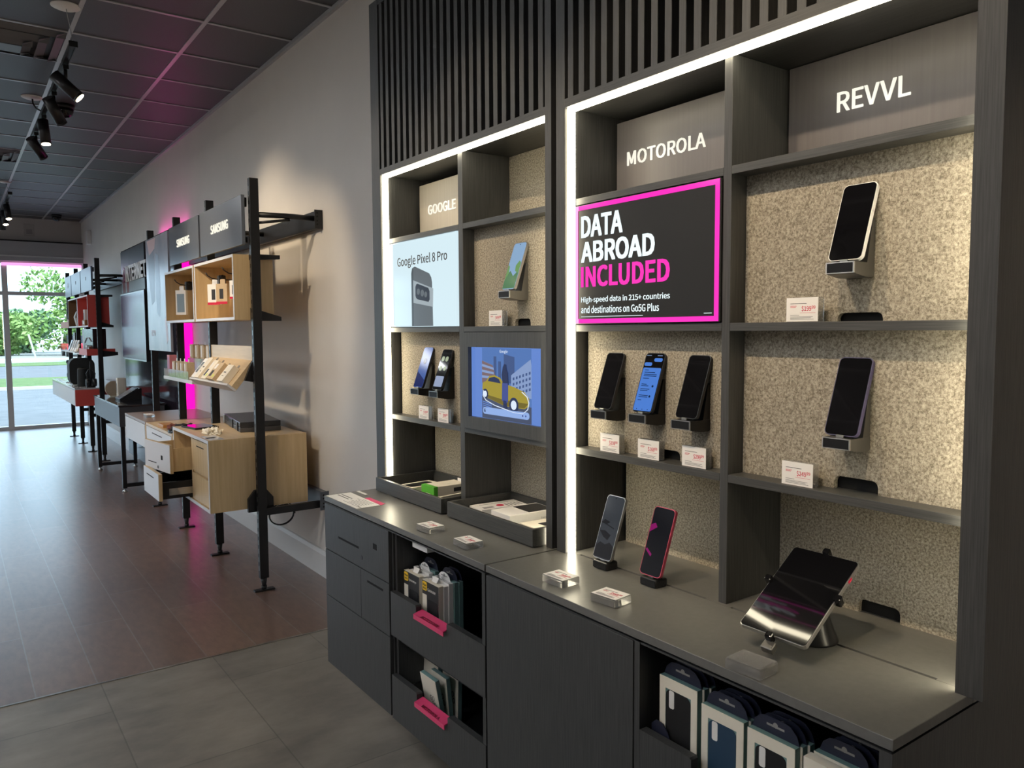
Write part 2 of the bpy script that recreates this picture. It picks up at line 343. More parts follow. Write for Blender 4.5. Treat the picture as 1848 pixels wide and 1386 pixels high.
# ------------------------------------------------------------------ near display wall: two lit bays on base cabinets
WT = H-.605                      # worktop height
XF, XS, XB = 1.33, 1.362, 1.795  # frame face, shelf face, back against the wall
BTOP = H+1.215
SHZ = (H+.345, H+.013, H-.316)   # shelf tops
ST = .0175
def felt(parent, y0, y1, z0, z1, x, slot=None, name='felt_panel', m=FELT, th=.012):
    """felt board, with a rounded cable notch at the foot when slot=(centre, width, height)"""
    if slot:
        c, w, h = slot; a, b = c-w/2, c+w/2; rr = min(h*.7, .012)
        poly = [(y0, z0), (a, z0)] + [(a+rr-rr*math.cos(R(t)), z0+h-rr+rr*math.sin(R(t))) for t in (0, 30, 60, 90)] + \
               [(b-rr+rr*math.sin(R(t)), z0+h-rr+rr*math.cos(R(t))) for t in (0, 30, 60, 90)] + [(b, z0), (y1, z0), (y1, z1), (y0, z1)]
        o = MB().prism(poly, 'x', x, x+th).build(name, m, parent)
        MB().box(x+th+.002, x+th+.01, a-.01, b+.01, z0, z0+h+.01).build('cable_hole', VOID, parent)
        return o
    return MB().box(x, x+th, y0, y1, z0, z1).build(name, m, parent)

def bay(name, label, yL, yM, yR, outL, outR):
    t = thing(name, label, 'display shelving', (1.56, (yL+yR)/2, WT))
    m0, m1 = yM
    MB().box(XF, XB, yL, outL, WT, BTOP, bev=.0012).build('side_panel', LAM, t)
    MB().box(XF, XF+.006, outR, yR, WT, BTOP).box(XF+.006, XB, outR, yR-.009, WT, BTOP).build('side_panel', LAM, t)
    MB().box(XF, XB, yR, yL, H+.578, H+.600).build('top_panel', LAMH, t)
    MB().box(1.60, 1.62, yR, yL, WT, BTOP-.01).build('back_panel', LAM, t)
    MB().box(XS, 1.60, m0, m1, WT, H+.577, bev=.0008).build('divider', LAM, t)
    # slatted header
    hd = MB(); hd.box(1.364, 1.376, yR, yL, H+.600, BTOP, 1); hd.box(XF+.001, 1.376, yR, yL, BTOP-.022, BTOP, 0)
    n = 23 if outL > 2 else 24
    p = (yL-yR)/n
    for i in range(n):
        y = yR+(i+.5)*p
        hd.box(XF+.002, 1.364, y-p*.25, y+p*.25, H+.600, BTOP-.022, 0, bev=.001, seg=1)
    hd.build('slatted_header', [LAM, SLATB], t)
    led = MB(); led.box(XF+.009, XS-.001, yL-.007, yL-.0005, WT+.0005, H+.577).build('led_strip', LEDM, t)
    MB().box(XF+.0065, XS-.001, yR-.0085, yR-.002, WT+.0005, H+.577).build('led_strip', LEDM, t)
    MB().box(XF+.014, XS-.001, yR+.001, yL-.008, H+.571, H+.5778).build('led_strip', LEDM, t)
    for (a, b) in ((m1+.0005, yL-.008), (yR+.008, m0-.0005)):
        for z in SHZ:
            MB().box(XS, 1.60, a, b, z-ST, z, bev=.0008).build('shelf', LAMH, t)
    return t
G = bay('display_bay', 'tall charcoal display shelving with slatted header, the bay farther from the camera', 2.678, (2.155, 2.182), 1.685, 2.745, 1.6585)
Mb = bay('display_bay', 'tall charcoal display shelving with slatted header, nearer bay with the pink poster', 1.602, (1.088, 1.109), .591, 1.638, .548)
S1, S2, S3 = SHZ
# felt boards of the farther bay
felt(G, 2.183, 2.669, S3, S2-ST, 1.405, (2.372, .055, .02)); felt(G, 2.183, 2.669, WT, S3-ST, 1.548)
felt(G, 1.694, 2.154, S1, H+.577, 1.548); felt(G, 1.694, 2.154, S2, S1-ST, 1.405, (1.89, .078, .022)); felt(G, 1.694, 2.154, WT, S3-ST, 1.548)
# felt boards of the nearer bay
felt(Mb, 1.110, 1.593, S3, S2-ST, 1.405, (1.30, .075, .024)); felt(Mb, 1.110, 1.593, WT, S3-ST, 1.548, (1.20, .085, .026))
felt(Mb, .600, 1.087, S2, S1-ST, 1.412, (.822, .092, .017)); felt(Mb, .600, 1.087, S3, S2-ST, 1.412, (.822, .09, .026)); felt(Mb, .600, 1.087, WT, S3-ST, 1.552, (.845, .09, .03))

# brand signs at the top of the niches
def sign(name, label, y0, y1, z0, z1, x, body, ly, lz, lw, lh, m, bold=.004):
    t = thing(name, label, 'sign', (x, (y0+y1)/2, z0))
    MB().box(x, x+.012, y0, y1, z0, z1, bev=.0008).build('panel', m, t)
    b = MB()
    if body == 'REVVL': b.text('REV', (x-.0001, ly, lz), lw*.585, lh, ext=.003, bold=bold).text('VL', (x-.0001, ly-lw*.606, lz), lw*.394, lh, ext=.003, bold=bold)
    else: b.text(body, (x-.0001, ly, lz), lw, lh, ext=.003, bold=bold)
    b.build('lettering', LETTER, t)
sign('brand_sign', 'pale taupe lettered sign above the white phone poster', 2.19, 2.665, S1+.002, H+.552, 1.49, 'GOOGLE', 2.597, H+.435, .196, .035, SIGNG, .004)
sign('brand_sign', 'dark taupe lettered sign above the pink framed poster', 1.116, 1.592, S1+.002, H+.56, 1.507, 'MOTOROLA', 1.549, H+.440, .267, .036, SIGNP, .004)
sign('brand_sign', 'dark taupe lettered sign at the top right corner of the nearer bay', .602, 1.082, S1+.002, H+.5765, 1.550, 'REVVL', .963, H+.456, .155, .040, SIGNP)

# poster lightboxes
PB = emis('poster glow white', (.72, .90, .97), .80)
PG = [mat('poster dark', (.018, .018, .019), .5, spec=.3), emis('poster magenta', (1, .03, .50), .95), emis('poster white text', (.84, .98, 1), .95), emis('poster magenta text', (1, .035, .50), .85)]
t = thing('poster', 'black poster with glowing magenta border and large white headline', 'poster', (1.36, 1.35, S2))
y0, y1, z0, z1 = 1.112, 1.592, S2+.002, S1-ST-.003
MB().box(1.3565, 1.39, y0, y1, z0, z1, bev=.003).build('panel', PG[0], t)
b = MB(); w = .0135
b.box(1.3555, 1.3567, y0+.002, y1-.002, z1-w, z1-.002); b.box(1.3555, 1.3567, y0+.002, y1-.002, z0+.002, z0+w)
b.box(1.3555, 1.3567, y0+.002, y0+w, z0+w, z1-w); b.box(1.3555, 1.3567, y1-w, y1-.002, z0+w, z1-w); b.build('border', PG[1], t)
x = 1.3564
MB().text('DATA', (x, 1.564, H+.241), .150, .052, ext=.0006, bold=.013).text('ABROAD', (x, 1.564, H+.176), .258, .051, ext=.0006, bold=.013) \
    .text('High-speed data in 215+ countries', (x, 1.566, H+.0675), .311, .0185, ext=.0004, bold=.005) \
    .text('and destinations on Go5G Plus', (x, 1.566, H+.0435), .277, .0185, ext=.0004, bold=.005) \
    .box(x-.0004, x, 1.341, 1.566, H+.0335, H+.0348).box(x-.0004, x, 1.132, 1.154, H+.0345, H+.0358).build('lettering', PG[2], t)
MB().text('INCLUDED', (x, 1.565, H+.112), .307, .051, ext=.0006, bold=.013).build('lettering', PG[3], t)['label'] = 'magenta lettering'

t = thing('poster', 'white poster showing the back of a grey phone', 'poster', (1.36, 2.43, S2))
y0, y1, z0, z1 = 2.186, 2.664, S2+.002, S1-ST-.003
MB().box(1.3565, 1.39, y0, y1, z0, z1, bev=.004).build('panel', PB, t)
x = 1.3563
MB().text('Google Pixel 8 Pro', (x, 2.598, H+.226), .353, .043, ext=.0004, bold=.004).build('lettering', INK, t)
pm = [emis('print grey', (.20, .23, .25), .55), emis('print light', (.50, .58, .62), .6), emis('print dark', (.06, .07, .09), .6), emis('print mid', (.13, .155, .17), .55)]
ph = MB()
ph.prism([(2.492, z0+.002), (2.492, H+.205), (2.484, H+.224), (2.466, H+.228), (2.365, H+.198), (2.351, H+.183), (2.346, H+.165), (2.342, z0+.002)], 'x', x-.0006, x, 0)
ph.prism([(2.492, z0+.002), (2.492, H+.205), (2.486, H+.222), (2.478, H+.222), (2.480, z0+.002)], 'x', x-.0010, x-.0006, 3)
ph.prism([(2.478, H+.180), (2.338, H+.145), (2.341, H+.082), (2.478, H+.100)], 'x', x-.0012, x-.0006, 1)
ph.prism([(2.462, H+.155), (2.455, H+.165), (2.445, H+.166), (2.37, H+.148), (2.362, H+.136), (2.362, H+.108), (2.37, H+.100), (2.445, H+.111), (2.457, H+.116), (2.462, H+.125)], 'x', x-.0016, x-.0012, 2)
for cy, cz, rr in ((2.44, H+.138, .011), (2.412, H+.132, .012), (2.388, H+.126, .010)):
    ph.cyl((x-.0020, cy, cz), (x-.0015, cy, cz), rr, n=20, mi=0)
ph.build('phone_picture', pm, t)

# video screen set in the farther bay
t = thing('video_screen', 'wide screen in a charcoal frame showing a yellow car', 'screen', (1.38, 1.93, S3))
y0, y1, z0, z1 = 1.694, 2.154, S3+.001, S2-ST-.001
a0, a1, b0, b1 = 1.735, 2.116, H-.276, H-.052
m = MB(); m.box(1.352, 1.40, a1, y1, z0, z1); m.box(1.352, 1.40, y0, a0, z0, z1); m.box(1.352, 1.40, a0, a1, z0, b0); m.box(1.352, 1.40, a0, a1, b1, z1)
m.build('frame', LAM, t)
sc_c = [('side blue', (.105, .20, .52)), ('sky blue', (.07, .15, .38)), ('tower', (.045, .08, .20)), ('pale block', (.20, .28, .48)), ('car yellow', (.30, .24, .03)), ('road', (.055, .07, .12)), ('person', (.02, .03, .08)), ('bar', (.24, .36, .66)), ('white', (.62, .70, .82)), ('brick', (.16, .11, .12)), ('denim', (.05, .07, .24)), ('car shade', (.14, .11, .02))]
SCM = [emis('screen '+a, c, 1.0) for a, c in sc_c]
m = MB(); X0 = 1.366
MB().box(X0, 1.372, a0, a1, b0, b1).build('display', SCM[0], t)
def lay(poly, k, mi): m.prism([(p, H+q) for p, q in poly], 'x', X0-.0003*k, X0, mi)
lay([(2.054, -.054), (1.797, -.054), (1.797, -.275), (2.054, -.275)], 1, 1)
lay([(1.99, -.08), (1.975, -.08), (1.975, -.15), (1.99, -.15)], 2, 2); lay([(1.965, -.095), (1.95, -.095), (1.95, -.15), (1.965, -.15)], 2, 2)
lay([(1.935, -.072), (1.88, -.08), (1.88, -.16), (1.935, -.16)], 2, 2)
lay([(1.897, -.135), (1.80, -.085), (1.797, -.10), (1.797, -.20), (1.897, -.19)], 3, 3)
for i in range(4):
    for j in range(6): lay([(1.888-.016*j, -.142-.016*i+.004*j), (1.880-.016*j, -.140-.016*i+.004*j), (1.880-.016*j, -.148-.016*i+.004*j), (1.888-.016*j, -.150-.016*i+.004*j)], 4, 2)
lay([(2.054, -.095), (1.995, -.108), (1.975, -.155), (2.054, -.165)], 3, 9)
for i in range(3): lay([(2.054, -.105-.018*i), (1.99, -.115-.014*i), (1.988, -.122-.014*i), (2.054, -.113-.018*i)], 4, 3)
lay([(2.054, -.205), (1.797, -.225), (1.797, -.275), (2.054, -.275)], 4, 5)
for i in range(4): lay([(2.05, -.222-.006*i), (2.0, -.228-.006*i), (2.0, -.231-.006*i), (2.05, -.225-.006*i)], 5, 0)
car = [(2.052, -.185), (2.05, -.165), (2.03, -.158), (2.012, -.142), (1.985, -.138), (1.955, -.145), (1.935, -.162), (1.88, -.170), (1.83, -.182), (1.808, -.20), (1.808, -.222), (1.83, -.232), (1.93, -.230), (2.03, -.210)]
lay(car, 6, 4); lay([(2.012, -.148), (1.985, -.143), (1.96, -.149), (1.95, -.162), (2.02, -.158)], 7, 6); lay([(2.05, -.198), (1.93, -.212), (1.81, -.215), (1.83, -.230), (1.93, -.229), (2.03, -.209)], 7, 11)
for cy, cz, rr in ((2.035, -.199, .016), (1.882, -.224, .023)):
    m.cyl((X0-.0026, cy, H+cz), (X0, cy, H+cz), rr, n=24, mi=6); m.cyl((X0-.003, cy, H+cz), (X0, cy, H+cz), rr*.62, n=20, mi=8)
lay([(1.937, -.112), (1.93, -.102), (1.922, -.104), (1.919, -.118), (1.912, -.13), (1.91, -.165), (1.938, -.165), (1.943, -.135)], 11, 6)
lay([(1.94, -.16), (1.911, -.16), (1.912, -.215), (1.925, -.225), (1.942, -.212)], 12, 10); lay([(1.935, -.212), (1.918, -.214), (1.917, -.238), (1.935, -.236)], 12, 6)
lay(rrect(1.806, 2.046, -.262, -.241, .010), 13, 7)
m.text('G', (X0-.004, 2.039, H-.256), None, .010, ext=.0003, bold=.02, mi=6).text('Google', (X0-.004, 1.952, H-.071), .042, .012, ext=.0003, mi=8)
for cy in (1.835, 1.82): m.cyl((X0-.0044, cy, H-.252), (X0, cy, H-.252), .003, n=10, mi=10)
loop = [(2.048-.004, -.188), (2.046, -.205), (2.03, -.219), (1.98, -.232), (1.88, -.246), (1.835, -.246), (1.812, -.232), (1.806, -.212), (1.815, -.195), (1.84, -.182)]
m.tube([(X0-.003, p, H+q) for p, q in loop], .0013, 6, 8)
m.build('picture', SCM, t)

# ------------------------------------------------------------------ worktops and base cabinets
CX = 1.10
def worktop(label, y0, y1, grooves):
    t = thing('worktop', label, 'worktop', (1.4, (y0+y1)/2, WT-.018))
    # slab cut in strips so that the cable grooves are real slots
    m = MB(); m.box(CX, 1.3535, y0, y1, WT-.018, WT, bev=.0012); m.box(1.3605, XB, y0, y1, WT-.018, WT)
    ys = [y0]+[v for ab in grooves for v in ab]+[y1]
    for a, b in zip(ys[::2], ys[1::2]): m.box(1.3535, 1.3605, a, b, WT-.018, WT)
    m.box(1.352, 1.362, y0+.01, y1-.01, WT-.0235, WT-.018, 1)
    m.build('slab', [TOP, VOID], t)
    return t
worktop('dark grey worktop with the white papers at its end', 1.652, 2.716, [])
worktop('dark grey worktop with two long cable grooves', .572, 1.646, [(.633, 1.069), (1.14, 1.569)])

def handle_slot(parent, ya, yb, z, x=None):
    MB().box((x or CX)-.0006, (x or CX)+.004, yb, ya, z-.0035, z+.0035).build('finger_slot', VOID, parent)
ZB = H-1.235
t = C1 = thing('base_cabinet', 'charcoal base cabinet with closed drawers and two open tray drawers', 'cabinet', (1.45, 2.19, ZB))
m = MB(); zt = WT-.0238
m.box(CX+.019, 1.785, 2.697, 2.715, ZB, zt); m.box(CX+.002, 1.785, 1.6535, 1.668, ZB, zt); m.box(CX+.019, 1.785, 2.178, 2.194, ZB, zt)
m.box(1.70, 1.785, 1.668, 2.697, ZB, zt, 1); m.box(CX+.019, 1.70, 1.668, 2.697, ZB, ZB+.016); m.box(CX+.004, 1.70, 1.668, 2.697, zt-.004, zt)
m.box(CX+.03, 1.69, 1.67, 2.178, H-.992, H-.984, 1); m.box(CX+.012, 1.12, 2.190, 2.200, ZB, zt)
m.build('carcass', [LAM, SLATB], t)
for za, zb in ((H-.800, H-.632), (H-.973, H-.803), (H-1.233, H-.976)):
    dr = MB().box(CX, CX+.018, 2.199, 2.714, za, zb, bev=.001).build('drawer_front', LAM, t)
    if za == H-.800:
        handle_slot(dr, 2.592, 2.423, H-.735)
        MB().box(CX-.0006, CX+.002, 2.283, 2.311, H-.713, H-.694, bev=.0005).build('badge', VOID, dr)
        MB().cyl((CX-.001, 2.40, H-.764), (CX+.004, 2.40, H-.764), .0075, n=18).build('lock', BLKP, dr)
    elif za == H-.973:
        handle_slot(dr, 2.359, 2.243, H-.834)
        MB().box(CX-.0004, CX+.002, 2.4095, 2.4105, H-.972, H-.804).build('joint', VOID, dr)
def tray_drawer(parent, y0, y1, z0, z1, n0, n1, nz, floor, depth=.5):
    """drawer front with a dropped notch, and its box behind"""
    r_ = .004
    poly = [(y0, z0), (y1, z0), (y1, z1), (n1+r_, z1), (n1, z1-r_), (n1, nz), (n0, nz), (n0, z1-r_), (n0-r_, z1), (y0, z1)]
    dr = MB().prism(poly, 'x', CX, CX+.019).build('drawer_front', LAM, parent)
    b = MB(); b.box(CX+.0195, CX+depth, y0+.012, y1-.012, floor-.008, floor); b.box(CX+.0195, CX+depth, y0+.012, y0+.02, floor, z1-.045); b.box(CX+.0195, CX+depth, y1-.02, y1-.012, floor, z1-.045)
    b.box(CX+.0195, CX+.026, y0+.012, y1-.012, floor, nz-.012)
    b.build('tray', BLKP, dr); return dr
def pink_strip(parent, y0, y1, z, n):
    p = MB(); p.prism([(CX-.0105, z-.012), (CX-.0105, z+.002), (CX+.020, z+.0105), (CX+.020, z+.008), (CX-.008, z-.001), (CX-.008, z-.012)], 'y', y0, y1)
    o = p.build('label_strip', [PINK, mat('label red', (.25, .01, .04), .5)], parent); o['label'] = 'pink label strip'
    c = Vector((CX-.0095, y1-.04, z+.0035)); MB().text(n, c, y1-y0-.075, .009, ux=(0, -1, 0), uy=Vector((.9, 0, .25)).normalized(), ext=.0006, bold=.01).build('lettering', MATS['label red'], o)
    return o
d1 = tray_drawer(t, 1.653, 2.189, H-.963, H-.822, 1.847, 2.024, H-.846, H-.932)
pink_strip(d1, 1.849, 2.022, H-.846, 'ACCESSORY'); d2 = tray_drawer(t, 1.653, 2.189, H-1.235, H-1.093, 1.848, 2.026, H-1.118, H-1.205); pink_strip(d2, 1.850, 2.024, H-1.118, 'MOTOROLA')
MB().box(1.46, 1.78, 1.70, 2.66, 0, ZB).build('plinth', BLKP, t)
t = thing('sensor_box', 'small white box mounted under the worktop edge', 'sensor', (1.14, 2.005, zt-.034))
MB().box(1.118, 1.172, 1.985, 2.075, zt-.028, zt-.0046, bev=.002).build('housing', CARD, t)

t = C2 = thing('base_cabinet', 'charcoal base cabinet nearest the camera with a plain door', 'cabinet', (1.45, 1.1, ZB))
m = MB(); m.box(CX+.019, 1.785, 1.629, 1.645, ZB, zt); m.box(CX+.002, 1.785, .574, .594, ZB, zt); m.box(CX+.002, 1.785, 1.093, 1.108, ZB, zt)
m.box(1.70, 1.785, .594, 1.629, ZB, zt, 1); m.box(CX+.019, 1.70, .594, 1.629, ZB, ZB+.016); m.box(CX+.004, 1.70, .594, 1.629, zt-.004, zt); m.box(CX+.03, 1.69, .594, 1.09, H-.992, H-.984, 1)
m.build('carcass', [LAM, SLATB], t)
MB().box(CX, CX+.018, 1.110, 1.645, ZB+.002, zt-.002, bev=.001).build('door', LAM, t)
tray_drawer(t, .597, 1.090, H-.963, H-.808, .78, .955, H-.832, H-.884); tray_drawer(t, .597, 1.090, H-1.235, H-1.093, .78, .955, H-1.118, H-1.205)
MB().box(1.46, 1.78, .62, 1.60, 0, ZB).build('plinth', BLKP, t)

# ------------------------------------------------------------------ phones, docks, price tags
def make_phone(label, w, h, edge, lit=None, th=.0082):
    t = thing('phone', label, 'phone')
    y0, y1 = -w/2, w/2
    MB().prism(rrect(y0, y1, 0, h, .010), 'x', 0, th).build('body', edge, t)
    s = MB().prism(rrect(y0+.0016, y1-.0016, .0016, h-.0016, .0088), 'x', -.0006, .001)
    so = s.build('screen', lit or GLASS_K, t)
    MB().cyl((-.0008, 0, h-.0065), (0, 0, h-.0065), .0016, n=12).build('front_camera', BLKG, so)
    b = MB(); b.box(th*.3, th*.7, y0-.0006, y0+.001, h*.62, h*.70, bev=.0004, seg=1); b.box(th*.3, th*.7, y0-.0006, y0+.001, h*.74, h*.84, bev=.0004, seg=1); b.build('side_buttons', edge, t)
    c = MB(); c.box(th, th+.0015, y1-.030, y1-.008, h-.040, h-.008, bev=.0007, seg=1); c.build('rear_camera', BLKG, t)
    return t
def make_dock(label, body, trim):
    """wall dock: block with a framed black front and a wedge back plate; the wall is x=0"""
    t = thing('phone_dock', label, 'phone dock')
    MB().prism([(-.068, .001), (-.062, -.001), (-.03, -.006), (-.005, -.006), (0, -.003), (0, .021), (-.068, .021)], 'y', -.028, .028).build('base', body, t)
    fr = MB(); fr.box(-.070, -.067, -.0285, .0285, .0195, .0215); fr.box(-.070, -.067, -.0285, .0285, .0005, .002); fr.box(-.070, -.067, -.0285, -.026, .0005, .0215); fr.box(-.070, -.067, .026, .0285, .0005, .0215)
    fr.build('front_trim', trim, t); MB().box(-.0695, -.0672, -.026, .026, .002, .0195).build('front_face', BLKG, t)
    MB().prism([(-.024, .021), (-.008, .100), (-.004, .104), (0, .104), (0, .021)], 'y', -.027, .027).build('back_plate', body, t)
    MB().box(-.058, -.046, -.008, .008, .0205, .0265, bev=.0008, seg=1).build('connector', STEEL, t)
    return t
def place(t, loc, rot=(0, 0, 0)): t.location = loc; t.rotation_euler = rot
LEAN = R(19.5)
DKB = mat('dock black', (.006, .006, .007), .28); DKS = mat('dock grey metal', (.17, .165, .155), .35, .8)
BLUESC = emis('phone screen blue', (.10, .28, .86), .62)
docks = []
d0 = make_dock('black wall dock under the blank phone nearest the lit strip', DKB, STEEL)
place(d0, (1.405, 1.477, H-.227)); GRP = 'wall docks holding phones'
d0['group'] = GRP
dup(d0, (1.405, 1.339, H-.225), label='black wall dock under the blue lit phone')
dup(d0, (1.405, 1.201, H-.227), label='black wall dock under the phone nearest the divider')
dup(d0, (1.405, 2.446, H-.226), label='black wall dock under the blue wallpaper phone in the farther bay')
dup(d0, (1.405, 2.313, H-.228), label='black wall dock under the phone with round app pictures')
ds = make_dock('grey metal wall dock under the white edged phone', DKS, CHROME); ds['group'] = GRP
place(ds, (1.412, .823, H+.101))
dup(ds, (1.412, .823, H-.227), label='grey metal wall dock on the middle felt board, right column of the nearer bay')
dup(ds, (1.405, 1.89, H+.095), label='grey metal wall dock under the green wallpaper phone')
PE = mat('phone edge black', (.02, .02, .022), .3); PEW = mat('phone edge white', (.75, .75, .73), .3); PES = mat('phone edge silver', (.50, .50, .49), .28, .9); PEP = mat('phone edge pink', (.62, .10, .16), .3, .5); PEN = mat('phone edge indigo', (.07, .06, .13), .35)
PGN = 'display phones on docks'
p = make_phone('blank black phone on a dock beside the lit strip, first of three', .064, .151, PE); p['group'] = PGN
place(p, (1.405-.055, 1.479, H-.202), (0, LEAN, 0))
q = dup(p, (1.405-.055, 1.199, H-.202), (0, LEAN, 0), 'blank black phone on a dock beside the middle divider, third of three', PGN)
p = make_phone('phone with a blue message screen between two blank phones', .0645, .151, PE, GLASS_K); p['group'] = PGN
m = MB(); X = -.0010
m.prism(rrect(-.0295, .0295, .004, .113, .004), 'x', X, -.0005, 0)
m.prism(rrect(-.027, .000, .129, .138, .0044), 'x', X, -.0005, 0); m.prism(rrect(.004, .029, .1175, .1265, .0044), 'x', X, -.0005, 0)
for z, w_ in ((.106, .012), (.1, .035), (.095, .042), (.091, .042), (.085, .02), (.070, .017), (.066, .024), (.058, .03), (.054, .025), (.042, .03), (.038, .03), (.03, .012)):
    m.box(X-.0002, X, .022-w_, .022, z, z+.0016, 1)
for z, yy in ((.0665, -.016), (.041, -.014)): m.cyl((X-.0003, yy, z), (X, yy, z), .003, n=14, mi=1)
for yy in (-.018, 0, .018): m.cyl((X-.0003, yy, .008), (X, yy, .008), .0012, n=10, mi=1)
for yy in (.02, -.016): m.box(X-.0002, X, yy-.008, yy+.008, .1435, .145, 2)
sc = [c for c in p.children if c.name.startswith('screen')][0]
m.build('screen_picture', [BLUESC, emis('phone ink', (.01, .03, .09), .6), emis('phone pale', (.3, .4, .6), .6)], sc)
place(p, (1.405-.055, 1.338, H-.200), (0, LEAN, 0))
p = make_phone('white edged blank phone on the upper felt board', .068, .155, PEW); p['group'] = PGN; place(p, (1.412-.056, .823, H+.126), (0, LEAN, 0))
p = make_phone('indigo edged blank phone below the white edged one', .068, .155, PEN); p['group'] = PGN; place(p, (1.412-.056, .823, H-.202), (0, LEAN, 0))
p = make_phone('phone with pale blue and green wallpaper on the farther bay', .064, .150, PES, emis('wallpaper sky', (.27, .42, .62), .8)); p['group'] = PGN
sc = [c for c in p.children if c.name.startswith('screen')][0]
m = MB(); m.prism([(-.030, .004), (.030, .004), (.030, .045), (.012, .06), (-.008, .042), (-.030, .062)], 'x', -.0009, -.0005, 0); m.prism([(-.03, .05), (-.012, .058), (-.008, .075), (-.02, .09), (-.03, .085)], 'x', -.0011, -.0005, 1)
m.prism([(.030, .03), (.018, .052), (.022, .075), (.03, .08)], 'x', -.0010, -.0005, 1)
m.build('wallpaper', [emis('wallpaper green', (.10, .22, .11), .8), emis('wallpaper leaf', (.17, .33, .12), .8)], sc)
place(p, (1.405-.055, 1.89, H+.12), (0, LEAN, 0))
p = make_phone('phone with dark blue wallpaper and a pale stripe reflection', .066, .152, PE, emis('wallpaper blue', (.05, .11, .36), .75)); p['group'] = PGN
sc = [c for c in p.children if c.name.startswith('screen')][0]
m = MB(); m.prism([(-.031, .004), (.031, .004), (.031, .06), (-.031, .03)], 'x', -.0010, -.0005, 0); m.prism(rrect(-.012, .01, .088, .11, .010), 'x', -.0010, -.0005, 1)
m.build('wallpaper', [emis('wallpaper navy', (.012, .02, .11), .8), emis('wallpaper ink', (.01, .015, .05), .8)], sc)
place(p, (1.405-.055, 2.448, H-.202), (0, LEAN, 0))
p = make_phone('black phone showing round app pictures in the farther bay', .064, .147, PE); p['group'] = PGN
sc = [c for c in p.children if c.name.startswith('screen')][0]
m = MB()
for (yy, zz, rr) in ((.013, .112, .009), (-.012, .112, .009), (.013, .078, .009), (-.014, .078, .008)): m.prism(rrect(yy-rr, yy+rr, zz-rr, zz+rr, rr*.8), 'x', -.0010, -.0005, 0)
m.prism(rrect(-.026, .027, .012, .05, .004), 'x', -.0010, -.0005, 1)
m.build('screen_picture', [emis('app pale', (.35, .42, .25), .7), emis('app card', (.30, .36, .52), .8)], sc)
place(p, (1.405-.055, 2.315, H-.203), (0, LEAN, 0))

# phones standing on the worktop
def make_foot(label):
    t = thing('phone_stand', label, 'phone stand')
    MB().box(-.020, .020, -.026, .026, .0005, .0205, bev=.004).build('base', BLKP, t)
    MB().box(-.0205, -.0195, -.0235, .0235, .003, .018).build('front_face', BLKG, t); MB().box(-.010, -.001, -.008, .008, .0200, .0265, bev=.0008, seg=1).build('connector', STEEL, t)
    MB().prism([(.008, .0204), (.017, .0204), (.037, .085), (.034, .086)], 'y', -.012, .012).build('back_rest', BLKP, t)
    return t
s = make_foot('small black stand under the silver edged phone on the worktop'); s['group'] = 'phone stands on the worktop'; place(s, (1.330, 1.443, WT))
dup(s, (1.330, 1.275, WT), label='small black stand under the pink edged phone on the worktop')
WPA = emis('wallpaper grey', (.030, .034, .04), .9); WPB = emis('wallpaper black', (.006, .006, .008), .9); WPM = emis('wallpaper magenta', (.20, .006, .10), .9)
p = make_phone('silver edged phone standing on the worktop near the lit strip', .066, .164, PES, WPA); sc = [c for c in p.children if c.name.startswith('screen')][0]
m = MB(); m.prism([(-.031, .004), (.031, .004), (.031, .03), (.018, .042), (0, .038), (-.015, .046), (-.031, .036)], 'x', -.0010, -.0005, 0); m.prism([(.030, .07), (.01, .072), (-.012, .064), (-.005, .05), (.012, .056)], 'x', -.0010, -.0005, 0); m.prism([(.031, .09), (.02, .1), (.0, .096), (.012, .088)], 'x', -.0010, -.0005, 0); m.prism([(.02, .092), (-.018, .083), (-.018, .081), (.02, .089)], 'x', -.0011, -.0005, 0)
m.build('wallpaper', WPB, sc); place(p, (1.316, 1.443, WT+.025), (0, LEAN, 0)); p['group'] = PGN
p = make_phone('pink edged phone standing on the worktop nearer the divider', .067, .164, PEP, WPB); sc = [c for c in p.children if c.name.startswith('screen')][0]
m = MB(); m.prism([(.031, .1), (.031, .118), (.018, .124), (.01, .115), (.02, .108)], 'x', -.0010, -.0005, 0); m.prism([(.026, .062), (.008, .05), (.01, .044), (.03, .058)], 'x', -.0010, -.0005, 0)
m.build('wallpaper', WPM, sc); place(p, (1.316, 1.276, WT+.025), (0, LEAN, 0)); p['group'] = PGN

# tablet held on an angled stand
t = thing('tablet_stand', 'black cone stand carrying the folding tablet', 'stand', (1.335, .862, WT))
MB().lathe([(.048, 0), (.048, .004), (.040, .02), (.022, .075), (.020, .078)], (1.345, .865, WT+.0005)).build('base', BLKP, t)
TA, TX, TZ = math.atan2(.112, .198), 1.200, H-.560
TL_ = .228; UL = Vector((math.cos(TA), 0, math.sin(TA)))
def tm(a, b, c):   # tablet coordinates: a across (towards -Y), b up the slope, c out of the glass
    return Matrix.Translation((TX, .928, TZ)) @ Matrix(((0, math.cos(TA), -math.sin(TA), 0), (-1, 0.07, 0, 0), (0, math.sin(TA), math.cos(TA), 0), (0, 0, 0, 1))) @ Matrix.Translation((a, b, c))
MB().box(.045, .097, .05, .17, -.030, -.010, bev=.004, xf=tm(0, 0, 0)).build('head_plate', BLKP, t)
cl = MB()
for (a, b) in ((.071, -.004), (.071, TL_+.004), (-.004, .125), (.146, .125)):
    cl.box(a-.007, a+.007, b-.007, b+.007, -.014, .006, bev=.003, xf=tm(0, 0, 0))
cl.box(.0685, .0735, 0, TL_, -.016, -.0115, xf=tm(0, 0, 0)); cl.box(0, .142, .1225, .1275, -.016, -.0115, xf=tm(0, 0, 0))
cl.build('clamp_arms', BLKG, t)
